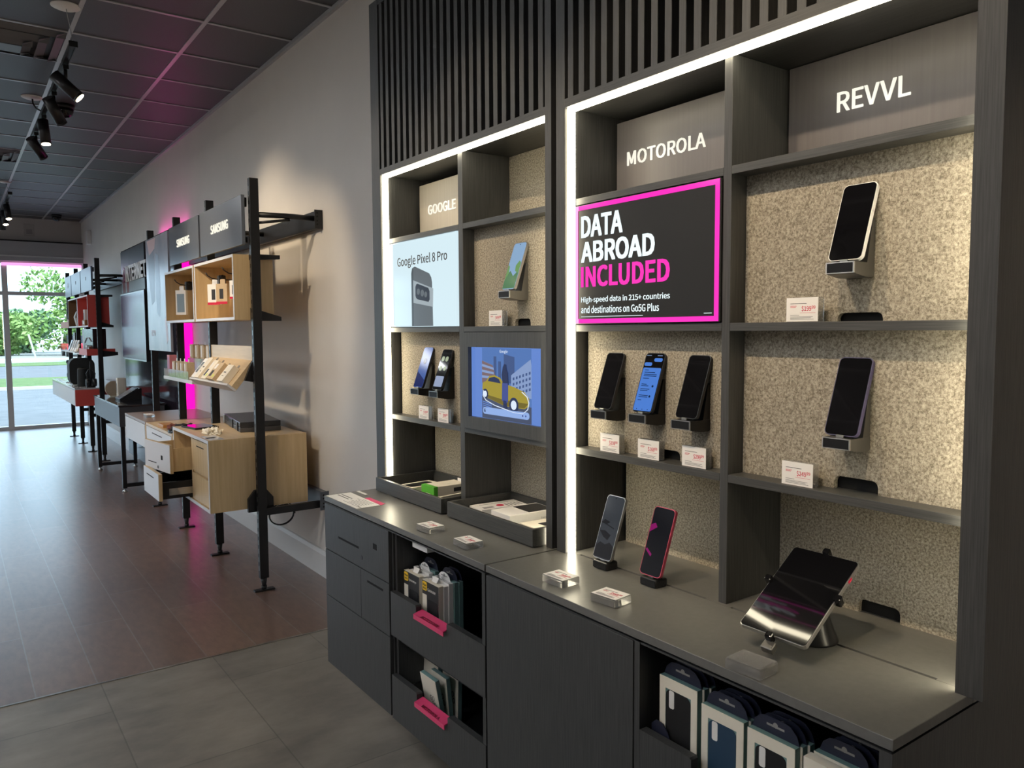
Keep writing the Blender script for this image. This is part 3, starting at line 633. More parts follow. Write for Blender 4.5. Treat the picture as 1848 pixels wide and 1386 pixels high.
cl = MB(); cl.box(.062, .086, -.028, -.008, -.020, -.006, bev=.002, xf=tm(0, 0, 0)); cl.build('cable_plug', DKS, t)
t = thing('tablet', 'large black folding tablet with silver edge lying tilted on its stand', 'tablet', (1.3, .865, H-.52))
MB().prism(rrect(0, .142, 0, TL_, .008), 'z', -.0100, -.002, xf=tm(0, 0, 0)).build('body', PES, t)
MB().prism(rrect(.0015, .1405, .0015, TL_-.0015, .007), 'z', -.002, -.0006, xf=tm(0, 0, 0)).build('screen', GLASS_K, t)
MB().box(.1412, .1432, .175, .188, -.0078, -.004, xf=tm(0, 0, 0)).build('power_button', INKR, t)

# price tags
def card_marks(mb, xf, price=None, mi_k=1, mi_r=2, mi_g=3, w=.07, h=.047):
    # drawn on a card in the local yz plane facing -x
    mb.box(-.0013, -.0010, -.010, .026, h*.745, h*.765, mi_k, xf=xf); mb.box(-.0013, -.0010, .012, .026, h*.64, h*.66, mi_r, xf=xf); mb.box(-.0013, -.0010, .014, .026, h*.59, h*.61, mi_r, xf=xf)
    for z, a in ((.27, .006), (.20, -.024), (.15, -.020), (.10, -.026)): mb.box(-.0013, -.0010, a, .026, h*z, h*(z+.022), mi_g, xf=xf)
    if price:
        mb.text('$'+price[0], (-.0010, .0005, h*.42), .021, h*.24, ext=.0003, bold=.004, mi=mi_r, xf=xf)
        mb.text(price[1], (-.0010, -.0215, h*.53), .008, h*.13, ext=.0003, bold=.004, mi=mi_r, xf=xf)
        mb.box(-.0013, -.0010, -.030, .004, h*.365, h*.375, mi_r, xf=xf)
CI = [CARD, INK, INKR, GREYI]
def price_tag(label, loc, price, flat=False, rz=0, grp='price tags', empty=False):
    t = thing('price_tag', label, 'price tag', (0, 0, 0), grp)
    w, h = .072, .048
    if not flat:
        MB().box(0, .018, -w/2, w/2, .0004, h, bev=.0012).build('acrylic_block', ACR, t)
        c = MB(); c.box(-.0010, -.0002, -w/2+.001, w/2-.001, .001, h); card_marks(c, None, price, h=h); c.build('card', CI, t)
        t.location = loc; t.rotation_euler = (0, 0, rz)
    else:
        th = .018
        b = MB(); b.box(-.028, .028, -w/2, w/2, .0004, th, bev=.0015); b.build('acrylic_block', ACR, t)
        if not empty:
            xf = Matrix.Translation((-.027, 0, th)) @ Matrix(((0, 0, 1, 0), (0, 1, 0, 0), (-1, 0, 0, 0), (0, 0, 0, 1))).inverted()
            # card lies on the block: local z of the card runs along +x
            xf = Matrix(((0, 0, 1, -.027), (0, 1, 0, 0), (-1, 0, 0, th+.0), (0, 0, 0, 1)))
            c = MB(); c.box(-.0012, -.0003, -w/2+.001, w/2-.001, .001, .053, 0, xf=xf); card_marks(c, xf @ Matrix.Translation((-.0004, 0, 0)), price, h=.052); c.build('card', CI, t)
        else:
            MB().box(-.0265, .0265, -w/2+.002, w/2-.002, th+.0006, th+.003, bev=.001).build('lid', ACR, t); MB().cyl((.008, .026, th*.4), (.008, .026, th+.004), .004, n=14).build('peg', ACR, t)
        t.location = loc; t.rotation_euler = (0, 0, rz)
    return t
TZS = S3
price_tag('white price card reading 198 on the shelf under the first blank phone', (1.370, 1.470, S3), ('198', '00'))
price_tag('white price card reading 168 on the shelf under the blue lit phone', (1.370, 1.333, S3), ('168', '00'))
price_tag('white price card reading 299 on the shelf beside the middle divider', (1.370, 1.190, S3), ('299', '99'))
price_tag('white price card reading 199 under the white edged phone', (1.370, .918, S2), ('199', '99'))
price_tag('white price card reading 249 under the indigo edged phone', (1.370, .922, S3), ('249', '99'))
price_tag('white price card under the blue wallpaper phone in the farther bay', (1.370, 2.44, S3), ('799', '99'))
price_tag('white price card under the phone with round app pictures', (1.370, 2.305, S3), ('999', '99'))
price_tag('white price card under the green wallpaper phone', (1.370, 1.983, S2), ('499', '99'))
price_tag('clear block price tag lying on the farther worktop in front of the left tray', (1.16, 2.035, WT), ('799', '99'), True, .05, 'flat price tags')
price_tag('clear block price tag lying on the farther worktop near its joint', (1.16, 1.824, WT), ('999', '99'), True, -.03, 'flat price tags')
price_tag('clear block price tag lying by the foot of the lit strip', (1.165, 1.42, WT), ('699', '99'), True, .05, 'flat price tags')
price_tag('clear block price tag lying in front of the pink edged phone', (1.171, 1.252, WT), ('999', '99'), True, .12, 'flat price tags')
price_tag('empty clear block tag without a card lying in front of the tablet', (1.130, .845, WT), None, True, .06, 'flat price tags', True)

# ------------------------------------------------------------------ trays with small boxes, papers on the worktop
def tray(label, y0, y1):
    t = thing('tray', label, 'tray', (1.41, (y0+y1)/2, WT), 'worktop trays')
    x0, x1, zb, z1 = 1.288, 1.545, WT+.004, WT+.053
    m = MB(); m.box(x0, x0+.012, y0, y1, zb, z1, bev=.001); m.box(x1-.012, x1, y0, y1, zb, z1); m.box(x0+.012, x1-.012, y0, y0+.012, zb, z1); m.box(x0+.012, x1-.012, y1-.012, y1, zb, z1)
    m.build('rim', LAMH, t); MB().box(x0+.012, x1-.012, y0+.012, y1-.012, zb, zb+.008).build('bottom', LAM, t)
    for x in (x0+.015, x1-.015):
        for y in (y0+.02, y1-.02): MB().cyl((x, y, WT), (x, y, zb), .008, n=12).build('foot', ACR, t)
    return t
tray('open charcoal tray holding the green ended box', 2.188, 2.670); tray('open charcoal tray holding the large white box', 1.692, 2.150)
TF = WT+.0125
def sbox(name, label, c, sx, sy, sz, rz, mats=CARD, z=TF, deco=None, cat='box', grp=None):
    t = thing(name, label, cat, (0, 0, 0), grp)
    MB().box(-sx/2, sx/2, -sy/2, sy/2, 0, sz, bev=.0012).build('carton', mats, t)
    if deco: deco(t, sx, sy, sz)
    t.location = (c[0], c[1], z); t.rotation_euler = (0, 0, rz); return t
def win_deco(t, sx, sy, sz): MB().prism(rrect(-sx*.36, sx*.36, -sy*.33, sy*.33, .004), 'z', sz, sz+.0006).build('picture', mat('picture black', (.02, .02, .022), .3), t)
def green_deco(t, sx, sy, sz):
    MB().box(-sx/2-.0008, -sx/2+.016, -sy/2-.0006, sy/2+.0006, .001, sz+.0006).build('green_end', GREEN, t)
    m = MB(); m.box(sx*.1, sx*.35, -sy/2-.0004, -sy/2, sz*.3, sz*.7, 0); m.box(-.02, .02, -.01, .02, sz, sz+.0004, 1); m.box(-sx/2-.0012, -sx/2-.0008, -.02, .012, .002, .010, 1); m.build('print', [INK, CREAM], t)
    MB().prism(rrect(-.012, .012, 0, .012, .003), 'x', sx/2-.004, sx/2-.003, xf=Matrix.Translation((0, 0, sz))).build('hang_tab', CARD, t)
sbox('phone_box', 'flat white box with a black window at the far end of the left tray', (1.41, 2.555), .15, .085, .018, .10, CREAM, deco=win_deco)
sbox('accessory_box', 'cream carton with a bright green end in the left tray', (1.445, 2.43), .14, .085, .036, .02, CREAM, deco=green_deco)
sbox('phone_box', 'flat white box with a black window at the near end of the left tray', (1.415, 2.283), .16, .085, .018, .12, CREAM, deco=win_deco)
sbox('phone_box', 'plain flat cream box along the front of the left tray', (1.325, 2.42), .045, .36, .008, 0, CREAM)
def red_deco(t, sx, sy, sz):
    m = MB(); m.cyl((.0, -.012, sz), (.0, -.012, sz+.0006), .013, n=20, mi=0); m.box(-sx*.4, -.03, -.03, -.012, sz, sz+.0005, 1)
    for i in range(5): m.box(.02+i*.012, .026+i*.012, -.035, .0, sz, sz+.0005, 1)
    m.box(-.06, .05, .020, .0225, sz, sz+.0004, 1); m.build('print', [INKR, GREYI], t)
sbox('accessory_pack', 'long white pack with a red round mark in the right tray', (1.445, 2.085), .17, .085, .02, -.08, CARD, deco=red_deco)
def bigd(t, sx, sy, sz):
    MB().box(-.01, sx/2-.006, -sy/2+.008, sy/2-.01, sz, sz+.0012, bev=.0005, seg=1).build('picture', MATS['picture black'], t)
    MB().text('Fast Wireless', (.03, -sy/2-.0002, sz*.45), .045, .006, ux=(1, 0, 0), uy=(0, 0, 1), ext=.0003).build('lettering', GREYI, t)
sbox('accessory_box', 'large white box with a black top in the right tray', (1.415, 1.905), .17, .105, .042, -.04, CARD, deco=bigd)
def sm(t, sx, sy, sz):
    m = MB(); m.box(-.01, .02, -.03, .005, sz, sz+.0005, 0); m.box(.015, .03, -sy/2-.0005, -sy/2, .004, sz*.7, 1); m.build('print', [INK, mat('lime print', (.55, .70, .06), .5)], t)
sbox('accessory_box', 'small white carton at the near end of the right tray', (1.385, 1.775), .10, .085, .028, -.05, CREAM, deco=sm)
sbox('phone_box', 'flat open cream box lid at the front of the right tray', (1.325, 1.965), .045, .15, .010, 0, CREAM)
t = thing('case_pack', 'black and yellow topped pack leaning at the back of the right tray', 'phone case pack', (1.51, 1.83, TF))
MB().box(-.006, .006, -.05, .05, 0, .055, bev=.001, xf=Matrix.Translation((1.515, 1.80, TF)) @ Matrix.Rotation(.12, 4, 'Y')).build('carton', BLKP, t)
MB().prism(rrect(1.785, 1.835, TF+.030, TF+.050, .004), 'x', 1.5095, 1.5105).build('print', YEL, t)
def paper(label, pts, z, m, marks=None, cat='paper', name='price_sheet'):
    t = thing(name, label, cat, (pts[0][0], pts[0][1], z)); MB().prism(pts, 'z', z, z+.0007).build('sheet', m, t)
    if marks: marks(t)
    return t
def lines(t):
    m = MB()
    for i in range(8): m.box(1.118+.009*i, 1.1205+.009*i, 2.47, 2.56 if i % 3 else 2.585, WT+.0012, WT+.0015)
    for x in (1.142, 1.156): m.box(x, x+.004, 2.598, 2.69, WT+.0012, WT+.0015, 1)
    m.text('Details', (1.118, 2.475, WT+.0012), None, .008, ux=(0, -1, 0), uy=(1, 0, 0), ext=.0002, mi=1); m.build('print', [GREYI, INK], t)
paper('white printed sheet lying at the far end of the worktop', [(1.104, 2.706), (1.104, 2.440), (1.192, 2.440), (1.200, 2.704)], WT+.0004, CARD, lines)
paper('pink strip of paper beside the white printed sheet', [(1.1965, 2.578), (1.195, 2.440), (1.216, 2.448), (1.218, 2.578)], WT+.0004, PINK, None, 'paper', 'paper_strip')
paper('narrow white paper slip behind the printed sheet', [(1.226, 2.712), (1.224, 2.63), (1.236, 2.63), (1.238, 2.712)], WT+.0004, CARD, None, 'paper', 'paper_slip')

# ------------------------------------------------------------------ case packs in the drawers
def case_pack(label, front, side, shell, w=.096, h=.168, th=.0135, grp=None):
    """window box: frame face, case shape behind it, navy header with hang hole"""
    t = thing('case_pack', label, 'phone case pack', (0, 0, 0), grp)
    MB().box(0, th, -w/2, w/2, 0, h).build('carton', side, t)
    # front frame with a window
    wi = rrect(-w*.34, w*.34, .012, h-.022, .012)
    fr = MB(); fr.box(-.0012, 0, -w/2, w/2, h-.022, h); fr.box(-.0012, 0, -w/2, w/2, 0, .012); fr.box(-.0012, 0, w*.34, w/2, .012, h-.022); fr.box(-.0012, 0, -w/2, -w*.34, .012, h-.022)
    fr.build('front_frame', front, t)
    ca = MB(); ca.prism(rrect(-w*.325, w*.325, .013, h-.023, .012), 'x', -.0010, .0005, 0); ca.prism(rrect(.010, w*.24, h-.060, h-.0235, .004), 'x', -.0013, -.0008, 1)
    ca.build('case', [shell, CARD], t)
    return t
def header_tab(t, w, h, th, m, tall=.03):
    k = w/2; poly = [(-k, h), (k, h), (k-.006, h+tall*.55), (k-.018, h+tall*.9), (k-.03, h+tall), (-k+.03, h+tall), (-k+.018, h+tall*.9), (-k+.006, h+tall*.55)]
    tb = MB().prism(poly, 'x', th-.0012, th).build('hang_tab', m, t)
    s = MB(); s.box(th-.0014, th-.0011, -.018, .018, h+tall*.45, h+tall*.58); s.cyl((th-.0014, 0, h+tall*.6), (th-.0011, 0, h+tall*.6), .005, n=14); s.build('hang_hole', mat('hole shadowless grey', (.30, .29, .27), .6), tb)
NB, NK = mat('case black', (.008, .008, .009), .55), BLUEC
FL2 = H-.8838
for si, (yc, zt_, names, shells) in enumerate((
        (1.0185, -.693, ['front pack of the row nearest the door', 'second pack in the first row by the door', 'rear pack in the first row by the door'], [NB, NB, NB]),
        (.9105, -.711, ['front pack with a blue case in the second row', 'second pack behind the blue case pack', 'rear pack behind the blue case pack'], [NK, NB, NB]),
        (.8050, -.713, ['front pack with a black case in the third row', 'second pack in the third row of the open drawer', 'rear pack in the third row of the open drawer'], [NB, NB, NB]))):
    proto = None
    for k in range(3):
        lab = 'cream and teal case box, '+names[k]
        hh = H+zt_-FL2
        if proto is None:
            proto = case_pack(lab, CREAM, TEAL, shells[0], .097, hh, .0135, 'case boxes in the nearest open drawer'); header_tab(proto, .097, hh, .0135, NAVY)
            proto.location = (1.134, yc, FL2)
        else:
            dup(proto, (1.134+.0155*k, yc-.004*k, FL2), label=lab)
for k in range(4):
    lab = ['white case box at the right end of the nearest open drawer', 'navy topped case box just behind the white one', 'third case box from the front at the drawer end', 'rearmost case box at the drawer end'][k]
    if k == 0:
        t = case_pack(lab, CREAM, CREAM, NB, .094, .168, .02, 'case boxes in the nearest open drawer'); t.location = (1.134, .693, FL2); header_tab(t, .05, .168, .02, BLKP, .02)
    else:
        if k == 1: p9 = case_pack(lab, CREAM, TEAL, NB, .094, .170, .0135, 'case boxes in the nearest open drawer'); header_tab(p9, .09, .170, .0135, NAVY); p9.location = (1.159, .690, FL2)
        else: dup(p9, (1.159+.0155*(k-1), .690-.003*k, FL2), label=lab)
t = thing('card_divider', 'small navy card standing at the left end of the nearest drawer', 'card', (1.127, 1.052, FL2))
MB().prism([(1.035, FL2), (1.084, FL2), (1.084, H-.80), (1.070, H-.787), (1.052, H-.790), (1.04, H-.803), (1.035, H-.815)], 'x', 1.1275, 1.1288).build('sheet', NAVY, t)

def otter(label, text_, yc):
    w, h, th = .098, .180, .0155
    t = thing('case_pack', label, 'phone case pack', (0, 0, 0), 'case boxes in the upper tray drawer')
    MB().box(0, th, -w/2, w/2, 0, h).build('carton', CREAM, t)
    m = MB(); m.box(-.0008, 0, -w/2+.001, w/2-.001, h-.042, h-.001, 0); m.box(-.0008, 0, -w/2+.001, w*.22, .012, h-.042, 0); m.build('print', BLKP, t)
    MB().prism(rrect(w*.20, w*.47, h-.030, h-.003, .006), 'x', -.0016, -.0006).build('logo_badge', YEL, t)
    MB().text('Otter', (-.0016, w*.455, h-.016), w*.24, .007, ext=.0003, bold=.01).text('BOX', (-.0016, w*.43, h-.026), w*.19, .006, ext=.0003, bold=.01).build('lettering', INK, t)
    MB().text(text_, (-.0008, w*.16, h-.028), w*.48, .009, ext=.0003, bold=.006).build('lettering', CARD, t)
    MB().prism(rrect(-w*.42, w*.14, .01, h-.052, .006), 'x', -.0014, -.0007).build('case', NB, t)
    tb = MB(); tb.prism(rrect(-.015, .015, -.002, .016, .003), 'x', -.0006, .0006, xf=Matrix.Translation((th-.002, 0, h)) @ Matrix.Rotation(.55, 4, 'Y')); tb.build('hang_tab', CARD, t)
    t.location = (1.134, yc, H-.9317)
    return t
otter('black fronted case box with a yellow badge, the one set back', 'Symmetry+', 2.112)
o2 = otter('black fronted case box with a yellow badge, nearer the pink strip', 'Commuter', 1.995)
def plain_pack(label, m, yc, k0, w=.098, h=.178, th=.0145, tabm=CARD, tall=.022, tw=.05):
    t = thing('case_pack', label, 'phone case pack', (0, 0, 0), 'case boxes in the upper tray drawer')
    MB().box(0, th, -w/2, w/2, 0, h).build('carton', m, t); header_tab(t, tw, h, th, tabm, tall)
    if m is CARD: MB().box(.004, .006, -w/2-.0004, -w/2, .02, .055).build('print', GREYI, t)
    t.location = (k0, yc, H-.9317); return t
plain_pack('white case box right behind the nearer yellow badge box', CARD, 1.993, 1.1506)
t = plain_pack('white case box with a red mark on its side', CARD, 1.990, 1.1662, h=.184, tw=.07)
MB().prism(rrect(.003, .012, .15, .172, .003), 'y', -.0496, -.049).build('red_mark', INKR, t)
plain_pack('teal sided case box, first of the two at the back', TEAL, 1.985, 1.182, h=.186, tabm=NAVY, tall=.03, tw=.09)
plain_pack('teal sided case box at the very back of the row', TEAL, 1.983, 1.1975, h=.186, th=.0135, tabm=NAVY, tall=.03, tw=.09)
plain_pack('white tabbed case box behind the set back badge box', CARD, 2.110, 1.1506)
plain_pack('third white tabbed case box in the left row', CARD, 2.108, 1.1662, h=.186, tw=.06)
plain_pack('navy topped case box at the back of the left row', TEAL, 2.102, 1.184, h=.190, tabm=NAVY, tall=.03, tw=.09)
def goto(label, loc, ry, w=.092, h=.158, th=.0135):
    t = thing('case_pack', label, 'phone case pack', (0, 0, 0), 'case boxes in the lower tray drawer')
    MB().box(0, th, -w/2, w/2, 0, h, bev=.0006, seg=1).build('carton', TEAL, t); MB().box(-.0012, -.0001, -w/2, w/2, 0, h).build('front_card', CREAM, t)
    MB().text('GO', (-.0012, .004, h*.52), .026, .017, ext=.0003).text('TO', (-.0012, -.002, h*.40), .026, .017, ext=.0003).build('lettering', INK, t)
    t.location = loc; t.rotation_euler = (0, ry, 0); return t
FL3 = H-1.2048
goto('cream lettered box leaning forward in the lower tray drawer', (1.163, 2.022, FL3), R(-10))
goto('cream lettered box set back beside the leaning one', (1.205, 2.135, FL3), R(3), h=.165)
goto('thin teal box right behind the leaning lettered box', (1.186, 2.020, FL3), R(-5), h=.155)
goto('rear teal box behind the leaning lettered box', (1.207, 2.012, FL3), R(1.5), h=.158)
# ------------------------------------------------------------------ wall racks of black posts farther along the wall
PX = 1.415
def rack(label, ys, beamY):
    t = thing('post_rack', label, 'wall rack', (PX, ys[0], 0))
    for y in ys:
        m = MB(); m.box(1.390, 1.440, y-.018, y+.018, .075, H+.853, bev=.002)
        po = m.build('post', BLK, t)
        s = MB()
        for i in range(44): s.box(1.389, 1.3905, y-.004, y+.004, .12+i*.050, .12+i*.050+.028)
        s.build('slot_markings', STEEL, po)
        fm = MB(); fm.cyl((PX, y, .012), (PX, y, .076), .009, .019, 14); fm.box(PX-.058, PX+.058, y-.020, y+.020, 0, .010, bev=.003); fm.cyl((PX, y, .009), (PX, y, .03), .016, n=14)
        fm.build('foot', BLK, po)
        MB().tube([(1.438, y, H+.655), (1.60, y, H+.660), (1.782, y, H+.660)], .016, 10).tube([(1.438, y, H+.61), (1.62, y, H+.64)], .008, 8).build('wall_arm', BLK, t)
        MB().box(1.438, 1.786, y-.014, y+.014, H-1.052, H-1.012).build('wall_arm', BLK, t)
    m = MB(); m.box(1.765, 1.798, beamY, ys[-1]+.2, H+.598, H+.700, bev=.002); m.box(1.750, 1.798, beamY-.004, beamY+.004, H+.595, H+.703)
    for z in (.62, .64, .665, .685): m.cyl((1.765, beamY-.006, H+z), (1.765, beamY, H+z), .005, n=10, mi=1)
    m.build('wall_beam', [BLK, VOID], t)
    m = MB(); m.box(1.765, 1.798, beamY, ys[-1]+.2, H-1.055, H-.955, bev=.002); m.box(1.745, 1.798, beamY-.004, beamY+.004, H-1.06, H-.95)
    for z in (-1.04, -1.02, -.99, -.97): m.cyl((1.765, beamY-.006, H+z), (1.765, beamY, H+z), .005, n=10, mi=1)
    m.build('wall_beam', [mat('rail grey', (.10, .115, .14), .4), VOID], t)
    return t
NY = (4.42, 5.325, 6.225, 7.15); FY = (10.07, 10.97, 11.87, 12.77)
rack('black four post wall rack carrying the birch boxes, nearer the camera', NY, 4.37)
rack('black four post wall rack carrying the coral boxes near the window', FY, 10.02)

def blade(label, y0, y1, m, txt, ty, tw):
    t = thing('brand_sign', label, 'sign', (1.36, (y0+y1)/2, H+.49))
    MB().box(1.352, 1.372, y0, y1, H+.487, H+.762, bev=.002).build('panel', m, t)
    b = MB()
    for y in (y0+.03, y1-.03): b.box(1.372, 1.3885, y-.012, y+.012, H+.50, H+.53); b.box(1.372, 1.3885, y-.012, y+.012, H+.70, H+.75)
    b.build('bracket', BLK, t)
    if txt: MB().text(txt, (1.352, ty, H+.603), tw, .053, ext=.003, bold=.008).build('lettering', LETTER, t)
    return t
SGN = mat('slate sign face', (.11, .125, .155), .22, spec=.8)
SGP = mat('pale slate sign face', (.12, .165, .23), .35, spec=.5)
blade('slate sign with glowing letters on the rack, right one of the pair', 4.437, 5.318, SGN, 'SAMSUNG', 5.058, .36)
blade('slate sign with glowing letters next to the tall grey poster', 5.362, 6.185, SGN, 'SAMSUNG', 5.946, .35)
for i, (a, b, lb) in enumerate(((10.08, 10.93, 'pale grey sign panel on the far rack, nearest of three'), (10.98, 11.83, 'pale grey sign panel on the far rack, middle of three'), (11.88, 12.5, 'pale grey sign panel on the far rack, nearest the window'))):
    t = blade(lb, a, b, SGP, None, 0, 0)
    MB().cyl((1.349, (a+b)/2, H+.64), (1.353, (a+b)/2, H+.64), .035 if i == 2 else .022, n=20).build('emblem', mat('emblem pale', (.75, .72, .70), .4) if i == 2 else mat('emblem faint', (.30, .30, .33), .4), t)
# tall poster hung between the third and fourth posts
t = thing('hanging_poster', 'tall grey poster with pink glow painted on its top hung on the nearer rack', 'poster', (1.36, 6.62, H-.146))
PSM = noisy('poster print with painted sheen', (.25, .265, .33), (.40, .41, .48), (1, 3, 1.2), 2.2, 3, .25, spec=.8)  # pale greys hold the window's reflection as colour
MB().box(1.350, 1.368, 6.235, 7.015, H-.146, H+.752, bev=.002).build('panel', PSM, t)
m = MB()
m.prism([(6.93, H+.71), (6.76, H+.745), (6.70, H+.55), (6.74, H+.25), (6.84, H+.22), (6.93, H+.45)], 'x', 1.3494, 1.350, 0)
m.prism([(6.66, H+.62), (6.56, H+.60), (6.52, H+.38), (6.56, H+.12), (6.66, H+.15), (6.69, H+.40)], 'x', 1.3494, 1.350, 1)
m.prism([(6.96, H+.74), (6.64, H+.74), (6.68, H+.66), (6.88, H+.62)], 'x', 1.3490, 1.3494, 2)  # magenta LED glow on the poster's top, painted as a peach patch
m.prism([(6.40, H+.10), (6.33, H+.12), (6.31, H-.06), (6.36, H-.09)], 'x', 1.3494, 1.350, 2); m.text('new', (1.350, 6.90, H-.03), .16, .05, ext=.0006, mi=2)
m.build('picture', [mat('print slate', (.14, .15, .20), .3), mat('print blue', (.24, .30, .40), .3), mat('peach print and painted glow', (.55, .36, .36), .35)], t)
b = MB(); b.box(1.368, 1.3885, 6.24, 6.27, H+.60, H+.64); b.box(1.368, 1.3885, 6.98, 7.01, H+.60, H+.64); b.build('bracket', BLK, t)

# open boxes on the rack
def open_box(label, y0, y1, shell, lining, back=None, edge=None, nbr=True):
    t = thing('open_box', label, 'wall box', (1.42, (y0+y1)/2, H+.066))
    x0, x1, z0, z1, k = 1.306, 1.530, H+.068, H+.434, .016
    m = MB(); m.box(x0+.002, x1, y0, y0+k, z0, z1); m.box(x0+.002, x1, y1-k, y1, z0, z1); m.box(x0+.002, x1, y0+k, y1-k, z0, z0+k); m.box(x0+.002, x1, y0+k, y1-k, z1-k, z1)
    m.build('shell', shell, t)
    MB().box(x1-.012, x1-.001, y0+k, y1-k, z0+k, z1-k).build('back_board', lining, t)
    e = MB(); e.box(x0, x0+.002, y0, y0+k, z0, z1); e.box(x0, x0+.002, y1-k, y1, z0, z1); e.box(x0, x0+.002, y0+k, y1-k, z0, z0+k); e.box(x0, x0+.002, y0+k, y1-k, z1-k, z1)
    e.build('edge_band', edge or LAMW, t)
    if nbr:
        b = MB()
        b.prism([(1.395, H+.405), (1.565, H+.415), (1.565, H+.437), (1.395, H+.437)], 'y', y0-.026, y0-.0005)
        b.prism([(1.395, H+.062), (1.565, H+.062), (1.565, H+.085), (1.395, H+.135)], 'y', y0-.026, y0-.0005)
        b.build('bracket', BLK, t)
    return t
open_box('open birch wall box holding packs on hooks, right one of the pair', 4.466, 5.312, BIRCH, BIRCH)
open_box('open birch wall box next to the tall grey poster', 5.345, 6.16, BIRCH, BIRCH, nbr=False)
def hook(label, y, z, packs):
    t = thing('display_hook', label, 'hook', (1.5185, y, z))
    MB().tube([(1.5183, y, z), (1.40, y, z), (1.36, y, z+.006), (1.335, y, z+.022), (1.322, y, z+.040)], .0035, 8).box(1.51, 1.518, y-.018, y+.018, z-.02, z+.02, bev=.002).build('peg', BLK, t)
    MB().box(1.395, 1.440, y-.026, y+.026, z-.034, z+.028, bev=.008).cyl((1.412, y, z+.01), (1.412, y-.045, z+.020), .009, n=12).build('lock', BLKP, t)
    return t
hook('black hook with a lock in the right birch box, near its divider', 5.10, H+.33, 2)
hook('black hook with a lock in the right birch box, nearest its end', 4.74, H+.34, 1)
hook('black hook with a lock in the left birch box', 5.93, H+.335, 1)
def hung(label, y, x, z, w, h, m, deco):
    t = thing('hanging_pack', label, 'accessory pack', (0, 0, 0), 'packs hung on hooks')
    MB().box(0, .018, -w/2, w/2, -h, 0, bev=.001).build('carton', m, t)
    MB().prism(rrect(-.02, .02, -.004, .030, .008), 'x', .012, .0135).build('hang_tab', m, t)
    p = MB()
    if deco == 0: p.box(-.0006, 0, -.014, .016, -h*.75, -h*.25, 0); p.box(-.0006, 0, -w/2, w/2, -h, -h*.88, 1)
    else: p.box(-.0006, 0, -w*.36, w*.36, -h*.9, -h*.15, 2)
    p.build('print', [INK, INKR, mat('print steel blue', (.22, .30, .36), .3)], t)
    t.location = (x, y, z); t.rotation_euler = (0, 0, R(32)); return t
hung('white pack with a red foot hanging in the right birch box', 5.13, 1.375, H+.302, .098, .130, CARD, 0)
hung('plain kraft pack hanging beside the white pack in the right birch box', 5.025, 1.395, H+.300, .088, .125, KRAFT, 0)
hung('white pack hanging half hidden by the end of the right birch box', 4.74, 1.39, H+.306, .07, .11, CARD, 0)
hung('white framed picture pack hanging in the left birch box', 5.93, 1.36, H+.300, .095, .175, CARD, 1)

# tilted birch tray and flat shelf with accessory boxes
t = thing('tilted_shelf', 'tilted birch tray shelf carrying cream accessory boxes', 'shelf', (1.33, 4.88, H-.343))
ty0, ty1 = 4.462, 5.305
TS = Vector((1.278, 0, H-.305)); TE = Vector((1.405, 0, H-.150)); SU = (TE-TS).normalized(); SN = Vector((-SU.z, 0, SU.x))
def quadp(a, b, th): return [(a.x, a.z), (b.x, b.z), ((b-SN*th).x, (b-SN*th).z), ((a-SN*th).x, (a-SN*th).z)]
MB().prism(quadp(TS, TE, .034), 'y', ty0, ty1).prism([(1.396, H-.165), (1.410, H-.165), (1.410, H-.082), (1.396, H-.082)], 'y', ty0, ty1).build('board', BIRCHY, t)
LP = TS - SU*.0125
MB().prism([((LP+SN*.026).x, (LP+SN*.026).z), ((TS+SN*.026).x, (TS+SN*.026).z), ((TS-SN*.034).x, (TS-SN*.034).z), ((LP-SN*.034).x, (LP-SN*.034).z)], 'y', ty0, ty1).build('front_lip', LAMW, t)
MB().prism([(1.345, H-.275), (1.392, H-.285), (1.392, H-.165), (1.382, H-.185)], 'y', ty0-.024, ty0-.0005).build('bracket', BLK, t)
def leanbox(label, y, w, hgt, th, mats, kind):
    t = thing('accessory_box', label, 'accessory box', (0, 0, 0), 'boxes on the tilted shelf')
    MB().box(-th, 0, -w/2, w/2, 0, hgt, bev=.001).build('carton', mats, t)
    m = MB()
    if kind == 0: m.box(-th-.0006, -th, -w*.3, w*.3, hgt*.25, hgt*.8, 0)
    elif kind == 1: m.box(-th-.0006, -th, w*.05, w*.35, hgt*.15, hgt*.5, 1); m.cyl((-th-.0006, -w*.25, hgt*.2), (-th, -w*.25, hgt*.2), .012, n=14, mi=2); m.box(-th-.0006, -th, w*.1, w*.4, hgt*.6, hgt*.9, 3)
    else: m.box(-th-.0006, -th, -w*.1, w*.3, hgt*.5, hgt*.56, 1); m.box(-th-.0006, -th, -w*.1, w*.2, hgt*.3, hgt*.33, 1)
    m.build('print', [mat('print grey', (.33, .33, .34), .5), INK, mat('lime print', (.55, .70, .06), .5), CARD], t)
    MB().prism(rrect(-.018, .018, hgt-.004, hgt+.026, .008), 'x', -.0012, 0).build('hang_tab', ACR, t)
    ang = math.atan2(SU.x, SU.z); o = TS+SU*.001+SN*.0015
    t.location = (o.x, y, o.z); t.rotation_euler = (0, ang, 0); return t
for a in (('grey fronted box at the left end of the tilted shelf', 5.235, .075, .150, .03, CARD, 0), ('silver edged white box second from the left on the tilted shelf', 5.13, .085, .155, .035, CREAM, 2),
          ('white box with dark print in the middle of the tilted shelf', 4.97, .10, .140, .035, CREAM, 1), ('widest kraft box with a green dot on the tilted shelf', 4.80, .14, .120, .045, KRAFT, 1), ('cream box at the right end of the tilted shelf', 4.60, .11, .115, .04, CREAM, 2)): leanbox(*a)
t = thing('flat_shelf', 'pale flat shelf with clear front guards left of the tilted shelf', 'shelf', (1.36, 5.8, H-.34))
